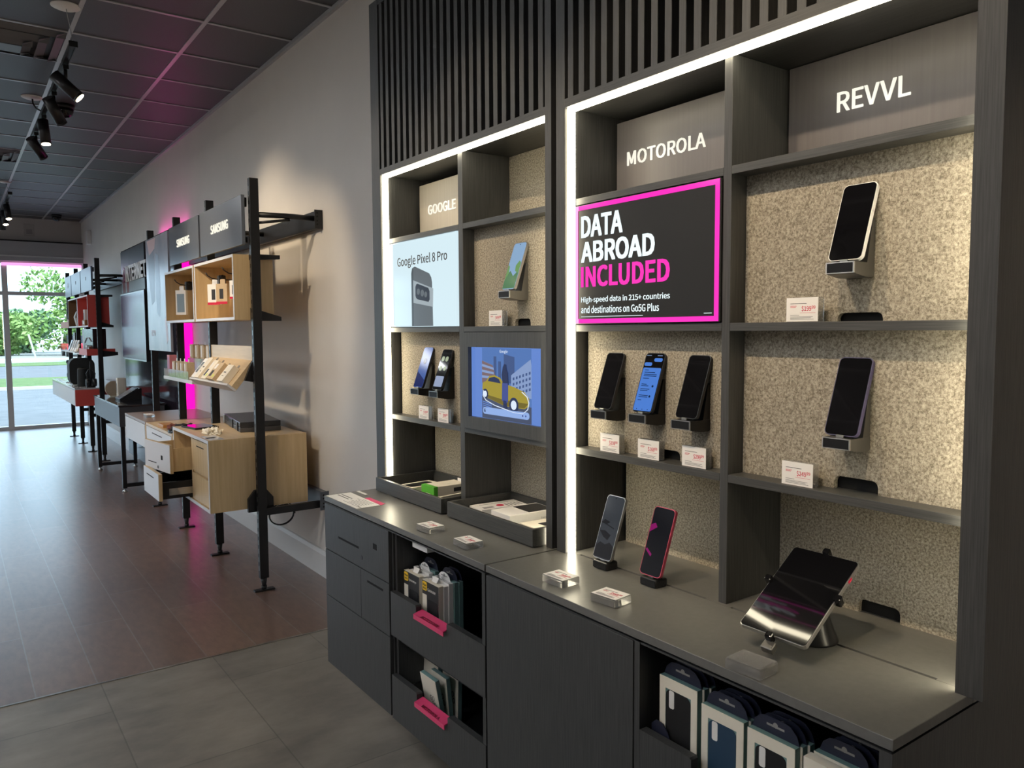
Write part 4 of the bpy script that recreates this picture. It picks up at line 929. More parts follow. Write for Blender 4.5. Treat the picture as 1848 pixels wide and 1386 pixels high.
MB().box(1.278, 1.50, 5.345, 6.17, H-.340, H-.318, bev=.001).build('board', LAMW, t)
for (a, b) in ((5.46, 5.80), (5.81, 6.165)): MB().box(1.281, 1.284, a, b, H-.3175, H-.262).build('front_guard', ACR, t)
MB().box(1.45, 1.50, 5.35, 6.165, H-.3175, H-.19, bev=.001).build('riser', ACR, t)
def minibox(label, x, y, z, w, h, m):
    t = thing('accessory_box', label, 'accessory box', (x, y, z), 'small boxes on the flat shelf')
    MB().box(x, x+.05, y-w/2, y+w/2, z, z+h, bev=.001).build('carton', m, t); MB().prism(rrect(y-.012, y+.012, z+h-.002, z+h+.022, .006), 'x', x+.022, x+.0235).build('hang_tab', CARD, t)
    MB().box(x-.0005, x, y, y+w*.42, z+.01, z+h*.92).build('print', CARD, t)
    return t
FN = ['second small kraft box in the front row of the flat shelf', 'middle small kraft box in the front row of the flat shelf', 'fourth small kraft box in the front row of the flat shelf', 'small kraft box at the right end of the front row', ]
pk = thing('accessory_box', 'tall pink box at the left end of the flat shelf', 'accessory box', (1.30, 6.1, H-.3175)); MB().box(1.300, 1.350, 6.065, 6.140, H-.3175, H-.165, bev=.001).build('carton', [mat('dusty pink', (.62, .22, .26), .5)], pk)
MB().box(1.2994, 1.300, 6.075, 6.13, H-.28, H-.18).build('print', [mat('mauve print', (.45, .16, .30), .5)], pk)
for i, lb in enumerate(FN): minibox(lb, 1.302, 5.955-.115*i, H-.3175, .082, .112, KRAFT)
for i, lb in enumerate(['small kraft box at the left end of the raised back row', 'second small kraft box in the raised back row', 'third small kraft box in the raised back row', 'fourth small kraft box in the raised back row', 'small kraft box at the right end of the raised back row']):
    minibox(lb, 1.452, 6.06-.15*i, H-.1895, .09, .10, KRAFT)

# low birch cabinets under the rack
def slotline(parent, x, ya, yb, z): MB().box(x-.0006, x+.002, yb, ya, z-.003, z+.003).build('finger_slot', VOID, parent)
t = K1 = thing('drawer_cabinet', 'low birch cabinet with two drawers pulled out, nearest of the row', 'cabinet', (1.42, 4.89, H-1.012))
m = MB(); kx0, kx1, ky0, ky1, kz0, kz1 = 1.140, 1.705, 4.462, 5.300, H-1.012, H-.602
m.box(kx0+.002, kx1, ky0, ky0+.018, kz0, kz1); m.box(kx0+.002, kx1, ky1-.018, ky1, kz0, kz1); m.box(kx0+.002, kx1, ky0+.018, ky1-.018, kz0, kz0+.018); m.box(kx0+.012, kx1, 4.872, 4.888, kz0+.018, kz1-.018)
m.box(kx1-.02, kx1, ky0+.018, ky1-.018, kz0+.018, kz1-.018); m.box(kx0+.02, kx1, ky0+.018, 4.872, H-.832, H-.822)
m.build('carcass', BIRCH, t)
MB().box(kx0+.002, kx1, ky0+.018, ky1-.018, kz1-.018, kz1).build('top_board', BIRCHY, t)
e = MB(); e.box(kx0, kx0+.002, ky0, ky1, kz1-.018, kz1); e.box(kx0, kx0+.002, ky0, ky1, kz0, kz0+.018); e.box(kx0, kx0+.002, ky0, ky0+.018, kz0+.018, kz1-.018); e.box(kx0, kx0+.002, ky1-.018, ky1, kz0+.018, kz1-.018); e.build('edge_band', LAMW, t)
for za, zb in ((H-.818, H-.630), (H-.992, H-.836)):
    dr = MB().box(1.150, 1.166, 4.486, 4.868, za, zb, bev=.001).build('drawer_front', BIRCH, t)
    if za > H-.9: slotline(dr, 1.150, 4.76, 4.60, H-.665)
MB().prism([(1.345, H-1.03), (1.345, H-.955), (1.385, H-.905), (1.45, H-.905), (1.49, H-.955), (1.49, H-1.03)], 'y', 4.4395, 4.4615).build('mount_plate', BLK, t)
# pulled out lower drawer with its slide
dr = MB().box(.960, .980, 4.868, 5.292, H-.990, H-.830, bev=.001).build('drawer_front', BIRCH, t)
MB().box(.9585, .9600, 4.870, 5.290, H-.989, H-.831).build('front_face', LAMW, dr); slotline(dr, .9585, 5.20, 5.00, H-.868)
MB().box(.980, 1.40, 4.892, 4.904, H-.985, H-.885).box(.980, 1.40, 5.265, 5.277, H-.985, H-.885).box(.980, 1.40, 4.904, 5.265, H-.985, H-.975).build('tray', BLKP, dr)
MB().box(1.02, 1.40, 4.8895, 4.8918, H-.965, H-.925).box(1.02, 1.40, 4.888, 4.8898, H-.952, H-.939).build('slide', CHROME, dr)
# askew upper drawer
XF_ = Matrix.Translation((1.045, 4.872, 0)) @ Matrix.Rotation(R(8), 4, 'Z')
dr = MB().box(-.018, .0, 0, .415, H-.835, H-.664, bev=.001, xf=XF_).build('drawer_front', BIRCH, t)
m = MB(); m.box(-.0195, -.018, .002, .413, H-.834, H-.665, xf=XF_); m.build('front_face', LAMW, dr)
m = MB(); m.box(-.0202, -.019, .22, .36, H-.795, H-.790, xf=XF_); m.build('finger_slot', VOID, dr)
m = MB(); m.box(-.0202, -.019, .115, .145, H-.765, H-.738, bev=.0004, seg=1, xf=XF_); m.build('badge', VOID, dr)
m = MB(); m.cyl((-.021, .195, H-.815), (-.018, .195, H-.815), .010, n=18, xf=XF_); m.build('lock', BLKP, dr)
m = MB(); m.box(.0002, .33, .01, .022, H-.825, H-.688, xf=XF_); m.box(.0002, .33, .393, .405, H-.825, H-.688, xf=XF_); m.box(.0002, .33, .022, .393, H-.825, H-.815, xf=XF_); m.box(.318, .33, .022, .393, H-.815, H-.688, xf=XF_); m.build('tray', BIRCH, dr)

def lowcab(label, y0, y1, zb, zt, front, side, n, topm, slot=True):
    t = thing('drawer_cabinet', label, 'cabinet', (1.42, (y0+y1)/2, zb))
    m = MB(); m.box(1.145, 1.705, y0, y0+.018, zb, zt-.018); m.box(1.145, 1.705, y1-.018, y1, zb, zt-.018); m.box(1.160, 1.705, y0+.018, y1-.018, zb, zb+.016); m.box(1.69, 1.705, y0+.018, y1-.018, zb, zt-.018); m.build('carcass', side, t)
    MB().box(1.143, 1.705, y0, y1, zt-.018, zt, bev=.001).build('top_board', topm, t)
    w = (y1-y0-.04)/n
    for i in range(n):
        dr = MB().box(1.142, 1.158, y0+.02+i*w+.002, y0+.02+(i+1)*w-.002, zb+.004, zt-.022, bev=.001).build('drawer_front', front, t)
        if slot: slotline(dr, 1.142, y0+.02+(i+.75)*w, y0+.02+(i+.35)*w, zt-.055)
    return t
LC2 = lowcab('middle low birch cabinet with a pale drawer and clutter on top', 5.345, 6.165, H-.852, H-.655, LAMW, BIRCH, 1, BIRCHY)
lowcab('low cabinet with pale front at the end next to the black table', 6.185, 7.00, H-.852, H-.655, LAMW, BIRCH, 1, mat('warm brown top', (.30, .20, .14), .28), False)

# clutter on the birch cabinets
KZ = H-.602
t = thing('metal_case', 'grey flat equipment case lying on the nearest birch cabinet', 'case', (1.56, 5.0, KZ))
CM = Matrix.Translation((1.545, 4.99, KZ)) @ Matrix.Rotation(R(-7), 4, 'Z')
MB().box(-.12, .12, -.30, .30, .0008, .030, bev=.004, xf=CM).build('lower_shell', mat('case grey', (.10, .10, .105), .38, .3), t)
MB().box(-.12, .12, -.30, .30, .031, .062, bev=.004, xf=CM).build('lid', mat('case dark', (.055, .056, .06), .3, .3), t)
b = MB(); b.box(-.126, -.119, -.06, .10, .004, .058, bev=.003, xf=CM); b.box(-.126, -.119, -.24, -.19, .004, .058, bev=.003, xf=CM); b.build('latch', BLKP, t)
MB().box(-.125, -.1185, .25, .302, .002, .060, bev=.004, xf=CM).build('corner_guard', CHROME, t)
t = thing('tablet', 'small black tablet lying flat on the birch cabinet by the grey case', 'tablet', (1.27, 5.12, KZ))
TMX = Matrix.Translation((1.265, 5.13, KZ)) @ Matrix.Rotation(R(10), 4, 'Z')
MB().prism(rrect(-.075, .075, -.11, .11, .012), 'z', .0006, .012, xf=TMX).build('body', BLKP, t); MB().prism(rrect(-.069, .069, -.104, .104, .009), 'z', .012, .0128, xf=TMX).build('screen', GLASS_K, t)
t = thing('crumpled_wrap', 'crumpled cream wrapping paper on the nearest birch cabinet', 'wrapping', (1.25, 4.79, KZ))
bm = bmesh.new(); bmesh.ops.create_icosphere(bm, subdivisions=4, radius=1); rr_ = random.Random(3)
from mathutils import noise as mnoise
for v in bm.verts:
    n_ = mnoise.noise(v.co*3.1)*.5+mnoise.noise(v.co*7)*.25; v.co *= 1+n_; v.co.x *= .045; v.co.y *= .095; v.co.z = max(0, v.co.z)*.026*(1+mnoise.noise(v.co*30))+.0004
bm.transform(Matrix.Translation((1.25, 4.79, KZ))); o = MB(); o.bm.free(); o.bm = bm; o.build('paper', CREAM, t)
t = thing('label_sheet', 'shiny white sheet with a dark square at the front corner of the birch cabinet', 'paper', (1.19, 4.62, KZ))
MB().box(1.155, 1.235, 4.475, 4.68, KZ+.0003, KZ+.001).build('sheet', mat('glossy white', (.72, .72, .75), .15), t); MB().box(1.16, 1.21, 4.555, 4.60, KZ+.001, KZ+.0014).build('print', INK, t)
KM = H-.655
t = thing('work_gloves', 'dark bunched cloth and gloves on the middle birch cabinet', 'gloves', (1.25, 5.45, KM))
for k, (cx_, cy_, sx_, sy_, sz_, mm) in enumerate(((1.26, 5.50, .075, .12, .040, mat('dark fabric', (.018, .015, .014), .8)), (1.22, 5.62, .045, .07, .028, mat('rust fabric', (.16, .045, .03), .8)), (1.18, 5.42, .04, .055, .024, BLKP), (1.33, 5.42, .055, .055, .026, mat('ochre fabric', (.32, .19, .06), .8)))):
    bm = bmesh.new(); bmesh.ops.create_icosphere(bm, subdivisions=4, radius=1)
    for v in bm.verts:
        n_ = mnoise.noise(v.co*2.2+Vector((k*5, 0, 0)))*.45+mnoise.noise(v.co*5)*.22; v.co *= 1+n_; v.co.x *= sx_; v.co.y *= sy_; v.co.z = max(0, v.co.z)*sz_+.0004
    for fc in bm.faces: fc.smooth = True
    bm.transform(Matrix.Translation((cx_, cy_, KM))); o = MB(); o.bm.free(); o.bm = bm; o.build('fabric' if k != 2 else 'finger_end', mm, t)
t = thing('pliers', 'pliers with orange brown grips lying behind the small tablet', 'tool', (1.40, 5.40, KM))
MB().tube([(1.42, 5.50, KM+.008), (1.44, 5.44, KM+.008), (1.45, 5.37, KM+.009)], .007, 8).tube([(1.46, 5.49, KM+.008), (1.45, 5.44, KM+.008), (1.43, 5.38, KM+.009)], .007, 8).build('grip', MATS['ochre fabric'], t); MB().tube([(1.44, 5.375, KM+.009), (1.445, 5.35, KM+.009)], .009, 8).build('jaw', STEEL, t)
t = thing('box_lid', 'flat orange wood block at the front of the middle birch cabinet', 'block', (1.20, 5.78, KM))
MB().box(1.165, 1.25, 5.70, 5.86, KM+.0004, KM+.022, bev=.003).build('block', mat('amber wood', (.50, .24, .07), .4), t)
t = thing('price_tag', 'clear block price tag lying on the low cabinet next to the black table', 'price tag', (1.24, 6.55, H-.655)); MB().box(1.21, 1.27, 6.49, 6.62, H-.6546, H-.635, bev=.002).build('acrylic_block', ACR, t); MB().box(1.213, 1.267, 6.495, 6.615, H-.6346, H-.634).build('card', CARD, t)
t = thing('cable_loop', 'loop of thin black cable hanging under the nearest birch cabinet', 'cable', (1.56, 4.56, H-1.10))
pts = []
for k in range(0, 60):
    a = R(k*13); pts.append((1.585+.075*math.cos(a), 4.56+.012*math.sin(a*.31)+k*.0006, H-1.100+.062*math.sin(a)-.003*math.sin(a*.7)))
MB().tube([(1.62, 4.60, H-1.0125), (1.64, 4.57, H-1.05)]+pts+[(1.56, 4.60, H-1.06), (1.50, 4.62, H-1.0125)], .0038, 6).build('cable', BLKP, t)

# ------------------------------------------------------------------ lit backing panel, television, wall graphic
t = thing('backing_panel', 'tall glossy dark wall panel with glowing magenta edges', 'wall panel', (1.75, 8.8, .05))
PY0, PY1, PZ1 = 7.42, 10.26, H+.955
GP = mat('dark glossy panel', (.030, .020, .030), .10, spec=.7)
MB().box(1.705, 1.722, PY0, PY1, .05, PZ1, bev=.001).build('front_panel', GP, t)
MB().box(1.74, 1.797, PY0+.09, PY1-.09, .18, PZ1-.08).build('core', BLK, t)
l_ = MB(); l_.box(1.7225, 1.797, PY0+.020, PY0+.028, .17, PZ1-.02).build('led_strip', MAGL, t)
MB().box(1.7225, 1.775, PY0+.03, PY0+1.2, PZ1-.012, PZ1-.004).build('led_strip', emis('magenta led top', (1, .006, .46), 6), t)
t = thing('graphic_board', 'slate graphic board with raised white letters behind the television', 'graphic board', (1.69, 9.5, H+.44))
MB().box(1.694, 1.7045, 8.90, 10.24, H+.455, H+.940, bev=.001).build('board', mat('graphic slate', (.035, .043, .055), .3, spec=.5), t)
m = MB(); m.box(1.6932, 1.6941, 8.905, 10.23, H+.46, H+.60, 0); m.prism([(10.16, H+.46), (9.98, H+.46), (10.02, H+.62), (10.10, H+.72), (10.17, H+.62)], 'x', 1.6925, 1.6932, 1); m.box(1.6925, 1.6932, 9.78, 9.90, H+.46, H+.60, 1); m.box(1.6932, 1.6941, 9.72, 9.726, H+.60, H+.94, 2)
m.build('picture', [mat('pale blue print', (.42, .52, .55), .3), mat('figure print', (.32, .12, .13), .4), GREYI], t)
MB().text('INTERNET', (1.690, 9.86, H+.585), 1.13, .155, ext=.02, bold=.02).build('lettering', mat('raised white letter', (.80, .79, .76), .35), t)
lm = MB(); lm.cyl((1.676, 9.985, H+.665), (1.692, 9.985, H+.665), .085, n=30); lg = lm.build('logo_badge', mat('logo plum', (.26, .03, .10), .3), t)
MB().text('T', (1.675, 10.02, H+.62), .07, .09, ext=.004, bold=.03).build('lettering', MATS['raised white letter'], lg)
t = thing('television', 'wall mounted television with a dark glossy screen', 'television', (1.6, 8.8, H-.28))
MB().box(1.548, 1.600, 8.19, 9.44, H-.282, H+.410, bev=.004).build('body', BLKP, t)
MB().box(1.5462, 1.5480, 8.20, 9.43, H-.270, H+.400).build('screen', mat('tv glass with painted reflection', (.115, .10, .18), .2, spec=.6), t)  # lavender reflection put into the glass colour
b = MB(); b.box(1.5458, 1.5485, 8.186, 9.444, H+.400, H+.412); b.box(1.5458, 1.5485, 8.186, 9.444, H-.284, H-.270); b.box(1.5458, 1.5485, 8.186, 8.20, H-.27, H+.40); b.box(1.5458, 1.5485, 9.43, 9.444, H-.27, H+.40); b.build('bezel', STEEL, t)
MB().box(1.60, 1.7048, 8.55, 9.05, H-.16, H+.25).build('wall_mount', BLK, t)

# black display table
t = thing('display_table', 'black metal table with a glossy top and looped leg frames', 'table', (1.5, 8.73, 0))
MB().box(1.248, 1.66, 7.965, 9.49, H-.692, H-.675, bev=.002).build('table_top', mat('table gloss', (.028, .028, .03), .1, spec=.7), t)
MB().box(1.256, 1.650, 7.975, 9.48, H-.875, H-.6925).build('apron', mat('table slate', (.07, .075, .085), .35), t)
for y in (7.985, 9.445):
    for x in (1.262, 1.612):
        lg = MB().box(x-.0, x+.036, y-.018, y+.018, .035, H-.8755).build('leg', BLK, t)
        MB().lathe([(.008, .036), (.008, .018), (.020, .014), (.022, .0), (.0005, 0)][::-1], (x+.018, y, 0)).build('foot_glide', CHROME, lg)
    MB().box(1.2985, 1.6115, y-.017, y+.017, .045, .078).build('floor_rail', BLK, t)
TT = H-.675
t = thing('tablet_display', 'tablet on a black wedge stand on the black table', 'tablet', (1.45, 8.6, TT))
MB().prism([(1.345, TT+.0005), (1.55, TT+.0005), (1.55, TT+.118), (1.535, TT+.118)], 'y', 8.50, 8.74).build('wedge', BLKP, t)
sl = Vector((.19, 0, .1175)).normalized(); sn_ = Vector((-sl.z, 0, sl.x)); a_ = Vector((1.350, 0, TT+.007)); b_ = a_+sl*.20
def qd(a, b, o1, o2): return [((a+sn_*o1).x, (a+sn_*o1).z), ((b+sn_*o1).x, (b+sn_*o1).z), ((b+sn_*o2).x, (b+sn_*o2).z), ((a+sn_*o2).x, (a+sn_*o2).z)]
MB().prism(qd(a_, b_, .002, .012), 'y', 8.495, 8.745).build('body', BLKP, t); MB().prism(qd(a_+sl*.012, b_-sl*.012, .012, .0126), 'y', 8.507, 8.733).build('screen', mat('lit grey screen', (.20, .20, .22), .2), t)
t = thing('router', 'tall cream router box standing on the black table', 'router', (1.44, 8.95, TT))
MB().box(1.398, 1.484, 8.925, 9.0, TT+.0005, TT+.205, bev=.010, seg=3).build('body', CREAM, t); MB().box(1.3972, 1.3982, 8.945, 8.98, TT+.05, TT+.15).build('print', GREYI, t)
t = thing('round_speaker', 'tan disc shaped speaker standing behind the cream router', 'speaker', (1.40, 9.2, TT))
MB().cyl((1.40, 9.14, TT+.082), (1.40, 9.20, TT+.082), .081, n=40).build('body', mat('tan fabric', (.40, .31, .22), .8), t); MB().box(1.36, 1.44, 9.13, 9.21, TT+.0005, TT+.010).build('foot', CREAM, t)

# ------------------------------------------------------------------ far rack near the window
lowcab('low cabinet with pale drawers and a coral end near the window', 10.09, 12.46, H-.838, H-.632, LAMW, CORAL, 3, mat('pale grey top', (.55, .56, .58), .12, spec=.7), False)
BRN = mat('brown lining', (.20, .11, .05), .5)
open_box('open coral wall box on the far rack, nearest of the row', 10.10, 10.96, CORAL, ORANGE, edge=mat('pale pink edge', (.72, .55, .54), .4)).children
open_box('open coral wall box on the far rack, in the middle of the row', 10.985, 11.86, BRN, BRN, edge=LAMW, nbr=False)
t = thing('tray_shelf', 'orange tray shelf at the window end of the far rack', 'shelf', (1.35, 12.4, H+.08)); MB().box(1.306, 1.50, 11.9, 12.75, H+.070, H+.085).box(1.306, 1.318, 11.9, 12.75, H+.085, H+.15).build('board', ORANGE, t)
def pack(label, x, y, z, w, h, m, th=.03, grp='packs on the far rack', rx=0):
    t = thing('accessory_box', label, 'accessory box', (0, 0, 0), grp); MB().box(0, th, -w/2, w/2, 0.0006, h, bev=.0015).build('carton', m, t); MB().box(-.0006, 0, -w*.3, w*.3, h*.3, h*.8).build('print', GREYI if m is CARD else CARD, t)
    t.location = (x, y, z); t.rotation_euler = (0, rx, 0); return t
bz = H+.084
pack('white pack at the left side of the nearest coral box', 1.36, 10.83, bz, .13, .20, CARD); pack('dark pack in the middle of the nearest coral box', 1.42, 10.58, bz, .2, .14, mat('dark olive', (.05, .05, .035), .5)); pack('tall white pack at the right side of the nearest coral box', 1.36, 10.30, bz, .10, .21, CARD)
pack('brown low pack at the front of the nearest coral box', 1.325, 10.62, bz, .22, .07, mat('tan card', (.36, .20, .07), .6))
t = thing('white_arrow_stand', 'white bent acrylic stand in the middle coral box', 'stand', (1.33, 11.4, bz)); MB().prism([(11.20, bz+.19), (11.48, bz+.12), (11.26, bz+.0006), (11.20, bz+.0006), (11.40, bz+.115), (11.20, bz+.165)], 'x', 1.322, 1.352).build('sheet', CARD, t)
for i, yy in enumerate((11.20, 11.32, 11.44)): pack(['first white tipped pack at the back of the middle coral box', 'second white tipped pack at the back of the middle coral box', 'third white tipped pack at the back of the middle coral box'][i], 1.46, yy, bz, .07, .215, CARD, .02)
pack('pale pink tall pack at the window end of the far rack', 1.37, 12.12, H+.0855, .30, .27, mat('pale pink card', (.72, .50, .52), .5)); pack('orange pack on the window end tray shelf', 1.36, 12.45, H+.0855, .12, .10, ORANGE)
t = thing('tray_shelf', 'coral ended tray shelf below the nearest coral box', 'shelf', (1.42, 10.53, H-.26))
MB().box(1.285, 1.575, 10.10, 11.0, H-.262, H-.246).build('board', LAMW, t); MB().box(1.285, 1.575, 10.094, 10.10, H-.262, H-.185).build('end_panel', CORAL, t); MB().box(1.280, 1.285, 10.094, 10.75, H-.262, H-.185).build('front_panel', CORAL, t)
MB().prism([(1.395, H-.285), (1.60, H-.262), (1.60, H-.225), (1.395, H-.205)], 'y', 10.070, 10.0935).build('bracket', BLK, t)
t = thing('tray_shelf', 'pale shelf of leaning tablets on the far rack', 'shelf', (1.42, 11.7, H-.25)); MB().box(1.265, 1.50, 11.02, 12.45, H-.250, H-.234).build('board', LAMW, t)
t = thing('poster_cube', 'dark poster block with a pale side on the coral ended shelf', 'display block', (1.40, 10.5, H-.2455)); MB().box(1.36, 1.50, 10.2, 11.05, H-.2455, H+.045, bev=.002).build('block', mat('dark plum', (.035, .02, .022), .2), t); MB().box(1.3592, 1.36, 10.93, 11.048, H-.24, H+.04).build('side_label', mat('mauve card', (.42, .38, .45), .4), t)
MB().tube([(1.357, 10.84, H-.12), (1.357, 10.66, H-.06), (1.357, 10.46, H-.06), (1.357, 10.3, H-.10)], .006, 6).build('cable_print', mat('cable grey', (.30, .24, .24), .5), t)
pack('small white pack in front of the dark poster block', 1.32, 10.45, H-.2455, .12, .10, CARD); pack('small brown pack in front of the dark poster block', 1.32, 10.27, H-.2455, .12, .085, mat('umber card', (.22, .08, .05), .5))
for i, (yy, mm, lb) in enumerate(((11.18, KRAFT, 'kraft box at the near end of the leaning tablets'), (11.34, CARD, 'first white tablet leaning on the far shelf'), (11.55, CARD, 'second white tablet leaning on the far shelf'), (11.76, CARD, 'third white tablet leaning on the far shelf'), (11.97, BLKP, 'black tablet leaning at the window end of the far shelf'))):
    pack(lb, 1.30, yy, H-.234, .14, .15 if i else .1, mm, .012, rx=R(20))
pack('tall black box standing at the window end of the far shelf', 1.40, 12.2, H-.234, .16, .24, BLKP, .05)
CZ = H-.632
t = thing('large_speaker', 'large rounded black speaker on the coral ended cabinet', 'speaker', (1.30, 10.6, CZ))
MB().prism(rrect(1.155, 1.425, CZ+.004, CZ+.33, .085, 8), 'y', 10.62, 10.84).build('body', mat('black mesh', (.016, .019, .019), .7), t); MB().box(1.20, 1.38, 10.64, 10.82, CZ, CZ+.0038).build('base', BLKP, t)
t = thing('cylinder_speaker', 'tall slim black speaker in front of the large rounded one', 'speaker', (1.27, 10.42, CZ)); MB().lathe([(.052, .0005), (.056, .01), (.052, .20), (.044, .215), (.01, .218)], (1.268, 10.46, CZ)).build('body', MATS['black mesh'], t); MB().cyl((1.268, 10.46, CZ+.2185), (1.268, 10.46, CZ+.224), .03, n=20).build('button_ring', BLKG, t)
t = thing('headphones', 'black headphones hanging on a thin stand at the end of the coral cabinet', 'headphones', (1.33, 10.25, CZ)); MB().cyl((1.325, 10.23, CZ+.0005), (1.325, 10.23, CZ+.012), .05, n=24).cyl((1.325, 10.23, CZ+.012), (1.325, 10.23, CZ+.30), .006, n=10).build('stand', BLKP, t)
MB().cyl((1.27, 10.20, CZ+.055), (1.31, 10.20, CZ+.055), .045, n=24).cyl((1.34, 10.20, CZ+.055), (1.38, 10.20, CZ+.055), .045, n=24).build('ear_cup', BLKP, t)
MB().tube([(1.29, 10.20, CZ+.09), (1.28, 10.21, CZ+.16), (1.30, 10.215, CZ+.20), (1.325, 10.215, CZ+.215), (1.35, 10.215, CZ+.20), (1.37, 10.21, CZ+.16), (1.36, 10.20, CZ+.09)], .007, 8).build('headband', BLKP, t)
t = thing('headphones', 'black headphones on a small stand at the window end of the coral cabinet', 'headphones', (1.27, 11.3, CZ)); MB().cyl((1.24, 11.35, CZ+.0005), (1.24, 11.35, CZ+.010), .05, n=20).cyl((1.24, 11.35, CZ+.01), (1.24, 11.35, CZ+.24), .006, n=10).build('stand', BLKP, t); MB().box(1.20, 1.28, 11.28, 11.34, CZ+.06, CZ+.14, bev=.02).build('ear_cup', BLKP, t); MB().box(1.20, 1.28, 11.32, 11.36, CZ+.2405, CZ+.29, bev=.015).build('headband', BLKP, t)
for i, (xx, yy) in enumerate(((1.20, 10.5), (1.20, 10.72), (1.19, 11.0), (1.19, 11.6), (1.19, 11.9), (1.19, 12.2))):
    t = thing('price_tag', 'clear block price tag along the front of the coral ended cabinet', 'price tag', (0, 0, 0), 'clear tags on the coral ended cabinet'); MB().box(-.025, .025, -.035, .035, .0005, .016, bev=.002).build('acrylic_block', ACR, t); MB().box(-.023, .023, -.033, .033, .0161, .0166).build('card', CARD, t); t.location = (xx, yy, CZ)

# ------------------------------------------------------------------ ceiling fittings: track lights, air diffusers, dome cameras
WARM = (1, .80, .55)
HEADB = mat('track head black', (.010, .010, .011), .35)
LENS = emis('lit lens', (1, .86, .58), 14)
def track(label, x, y0, y1, z, cans, feeds):
    t = thing('light_track', label, 'light track', (x, y0, z)); MB().box(x-.017, x+.017, y0, y1, z, z+.02).box(x-.017, x-.012, y0, y1, z-.006, z).box(x+.012, x+.017, y0, y1, z-.006, z).build('rail', HEADB, t)
    MB().box(x-.022, x+.022, y0-.02, y0, z-.008, z+.024).build('end_cap', HEADB, t)
    for (cx, cy) in cans:
        MB().lathe([(.005, -.016), (.055, -.013), (.062, -.004), (.062, 0), (.01, 0)], (cx, cy, CEIL)).build('canopy', WHITE, t); MB().cyl((cx, cy, CEIL-.016), (x, cy+.05 if abs(cx-x) < .02 else cy, z+.02), .0018, n=6).build('hanger_wire', STEEL, t)
    for (cx, cy) in feeds:
        MB().tube([(cx, cy, CEIL-.012), (cx+.002, cy-.01, CEIL-.05), (cx+.018, cy-.04, CEIL-.09), (x-.004, cy-.10, z+.03), (x, cy-.12, z+.018)], .006, 8).build('power_cable', HEADB, t)
def head(label, x, y, z, aim, power, lit=True, size=R(46), blend=.6, color=WARM):
    t = thing('track_light', label, 'track light', (x, y, z-.008), 'track light heads'); MB().box(x-.016, x+.016, y-.035, y+.035, z-.034, z-.0085, bev=.003).cyl((x, y, z-.034), (x, y, z-.085), .010, n=12).build('adapter', HEADB, t)
    c = Vector((x, y, z-.125)); dv = (Vector(aim)-c).normalized(); e0, e1 = c-dv*.085, c+dv*.085
    MB().cyl(e0, e1, .036, n=26).cyl(e1-dv*.0005, e1+dv*.012, .036, .0362, n=26).build('barrel', HEADB, t)
    MB().cyl(e1+dv*.0125, e1+dv*.0145, .030, n=26).build('lens', LENS if lit else mat('unlit lens', (.20, .19, .17), .2), t)
    if power:
        lo = e1+dv*.022; l = lamp('spot_lamp', 'SPOT', lo-t.location, power, color, spot_size=size, spot_blend=blend, shadow_soft_size=.028)
        l.rotation_euler = dv.to_track_quat('-Z', 'Y').to_euler(); l.parent = t
TRZ = H+1.62
track('black light track nearest the camera in the ceiling view', .648, 5.13, 7.75, TRZ, [], [(.594, 6.966)])
MB_ = thing('ceiling_canopy', 'white round canopy on the ceiling at the start of the track', 'ceiling canopy', (.599, 4.949, CEIL-.016)); MB().lathe([(.005, -.016), (.055, -.013), (.075, -.004), (.075, 0), (.01, 0)], (.599, 4.949, CEIL)).build('plate', WHITE, MB_); MB().cyl((.60, 4.95, CEIL-.016), (.646, 5.12, TRZ+.022), .002, n=6).build('hanger_wire', STEEL, MB_)
MB().lathe([(.005, -.016), (.055, -.013), (.075, -.004), (.075, 0), (.01, 0)], (.594, 6.966, CEIL)).build('plate', WHITE, thing('ceiling_canopy', 'white round canopy with the black feed cable above the track', 'ceiling canopy', (.594, 6.966, CEIL-.016)))
head('lit track head aimed at the wall, nearest the camera', .648, 5.50, TRZ, (1.78, 5.2, H+.40), 50, size=R(70), blend=1)
head('track head with a shaded lens, second along the near track', .648, 6.14, TRZ, (1.5, 6.9, H+.1), 0, False)
head('brightly lit track head, third along the near track', .648, 6.82, TRZ, (.85, 6.3, 0), 45)
head('unlit track head at the far end of the near track', .648, 7.44, TRZ, (1.6, 8.3, H+.2), 0, False)
track('black light track farther off near the shop window', .66, 10.9, 13.2, TRZ, [(.627, 10.978)], [])
head('lit track head on the far track, nearest the camera', .66, 11.5, TRZ, (1.0, 10.6, 0), 40); head('second lit track head on the far track', .66, 12.1, TRZ, (.95, 11.4, 0), 40); head('unlit track head at the window end of the far track', .66, 12.7, TRZ, (.9, 12.9, 0), 0, False)
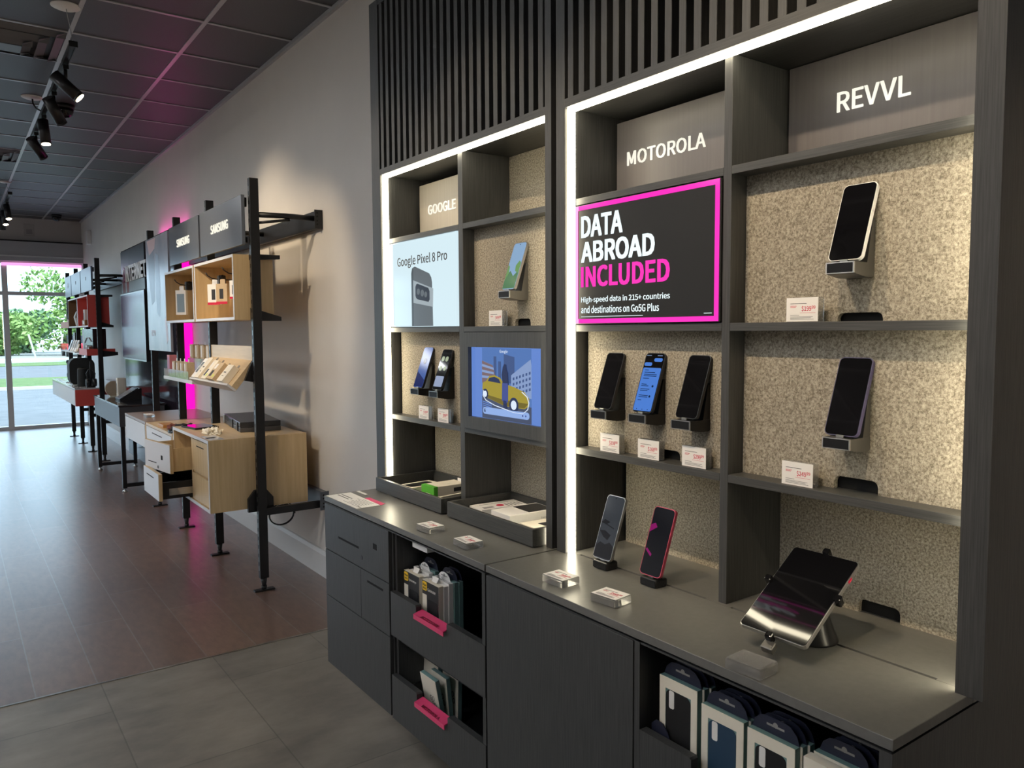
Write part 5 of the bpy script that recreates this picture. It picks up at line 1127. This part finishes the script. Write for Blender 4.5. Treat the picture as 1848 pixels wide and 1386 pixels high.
# the track above the lit bays (out of the picture, over the camera)
track('black light track over the front of the display bays', .02, .1, 4.6, TRZ, [(.02, .6)], [])
FILLP = emis('added fill panel', (.95, .97, 1), 15)  # glowing panels added out of view to brighten the walls and floor
for i, tx in enumerate((-1.17, -2.99, -4.2)):
    for j, ty in enumerate((.85, 3.3, 5.73, 8.17, 10.6)):
        t = thing('added_fill_panel', 'added glowing fill panel, unseen, over the open shop floor', 'added fill light', (tx, ty, CEIL-.02), 'added fill panels')
        MB().box(tx-.28, tx+.28, ty-.28, ty+.28, CEIL-.012, CEIL-.006).build('diffuser', FILLP, t); m = MB(); m.box(tx-.30, tx+.30, ty-.30, ty-.28, CEIL-.016, CEIL); m.box(tx-.30, tx+.30, ty+.28, ty+.30, CEIL-.016, CEIL); m.box(tx-.30, tx-.28, ty-.28, ty+.28, CEIL-.016, CEIL); m.box(tx+.28, tx+.30, ty-.28, ty+.28, CEIL-.016, CEIL); m.build('frame', WHITE, t)
for k, (yy, ax, ay, az, pw) in enumerate(((.55, 1.45, .75, H+.1, 60), (1.30, 1.45, 1.25, H+.1, 60), (2.05, 1.45, 2.0, H+.1, 55), (2.75, 1.45, 2.6, H+.05, 50), (3.5, 1.55, 4.6, H+.2, 70), (4.3, 1.4, 5.3, H-.1, 60))):
    head('track head over the display bays, number %s from the camera end' % ['one', 'two', 'three', 'four', 'five', 'six'][k], .02, yy, TRZ, (ax, ay, az), pw)
def diffuser(label, x1, y0):
    t = thing('air_diffuser', label, 'air diffuser', (x1-.3, y0+.3, CEIL-.05)); c = (x1-.292, y0+.305)
    dm = mat('diffuser grey', (.13, .14, .155), .4)
    for k, (o_, i_, z) in enumerate(((.285, .235, .004), (.205, .150, .022), (.125, .075, .036))):
        m = MB()
        for s in (0, 1, 2, 3):
            a = Matrix.Translation((c[0], c[1], CEIL)) @ Matrix.Rotation(s*math.pi/2, 4, 'Z')
            m.prism([(i_, -z-.022), (o_, -z), (o_, -z+.004), (i_, -z-.018)], 'y', -o_, o_, xf=a)
        m.build('louver_ring', dm, t)
    MB().box(c[0]-.072, c[0]+.072, c[1]-.072, c[1]+.072, CEIL-.062, CEIL-.056).build('centre_plate', dm, t)
diffuser('square air diffuser in the ceiling nearest the camera', .655, 5.354); diffuser('square air diffuser in the ceiling farther along', .655, 9.01)
def dome(label, x, y):
    t = thing('dome_camera', label, 'dome camera', (x, y, CEIL-.09)); MB().lathe([(.07, -.03), (.072, 0), (.01, 0)][::1], (x, y, CEIL)).build('collar', BLKP, t); MB().lathe([(.002, -.098), (.03, -.093), (.052, -.075), (.062, -.05), (.064, -.031)], (x, y, CEIL)).build('dome', BLKG, t)
dome('black dome camera on the ceiling beside the near light track', .815, 7.07); dome('black dome camera on the ceiling in front of the shop window', 1.40, 13.6)
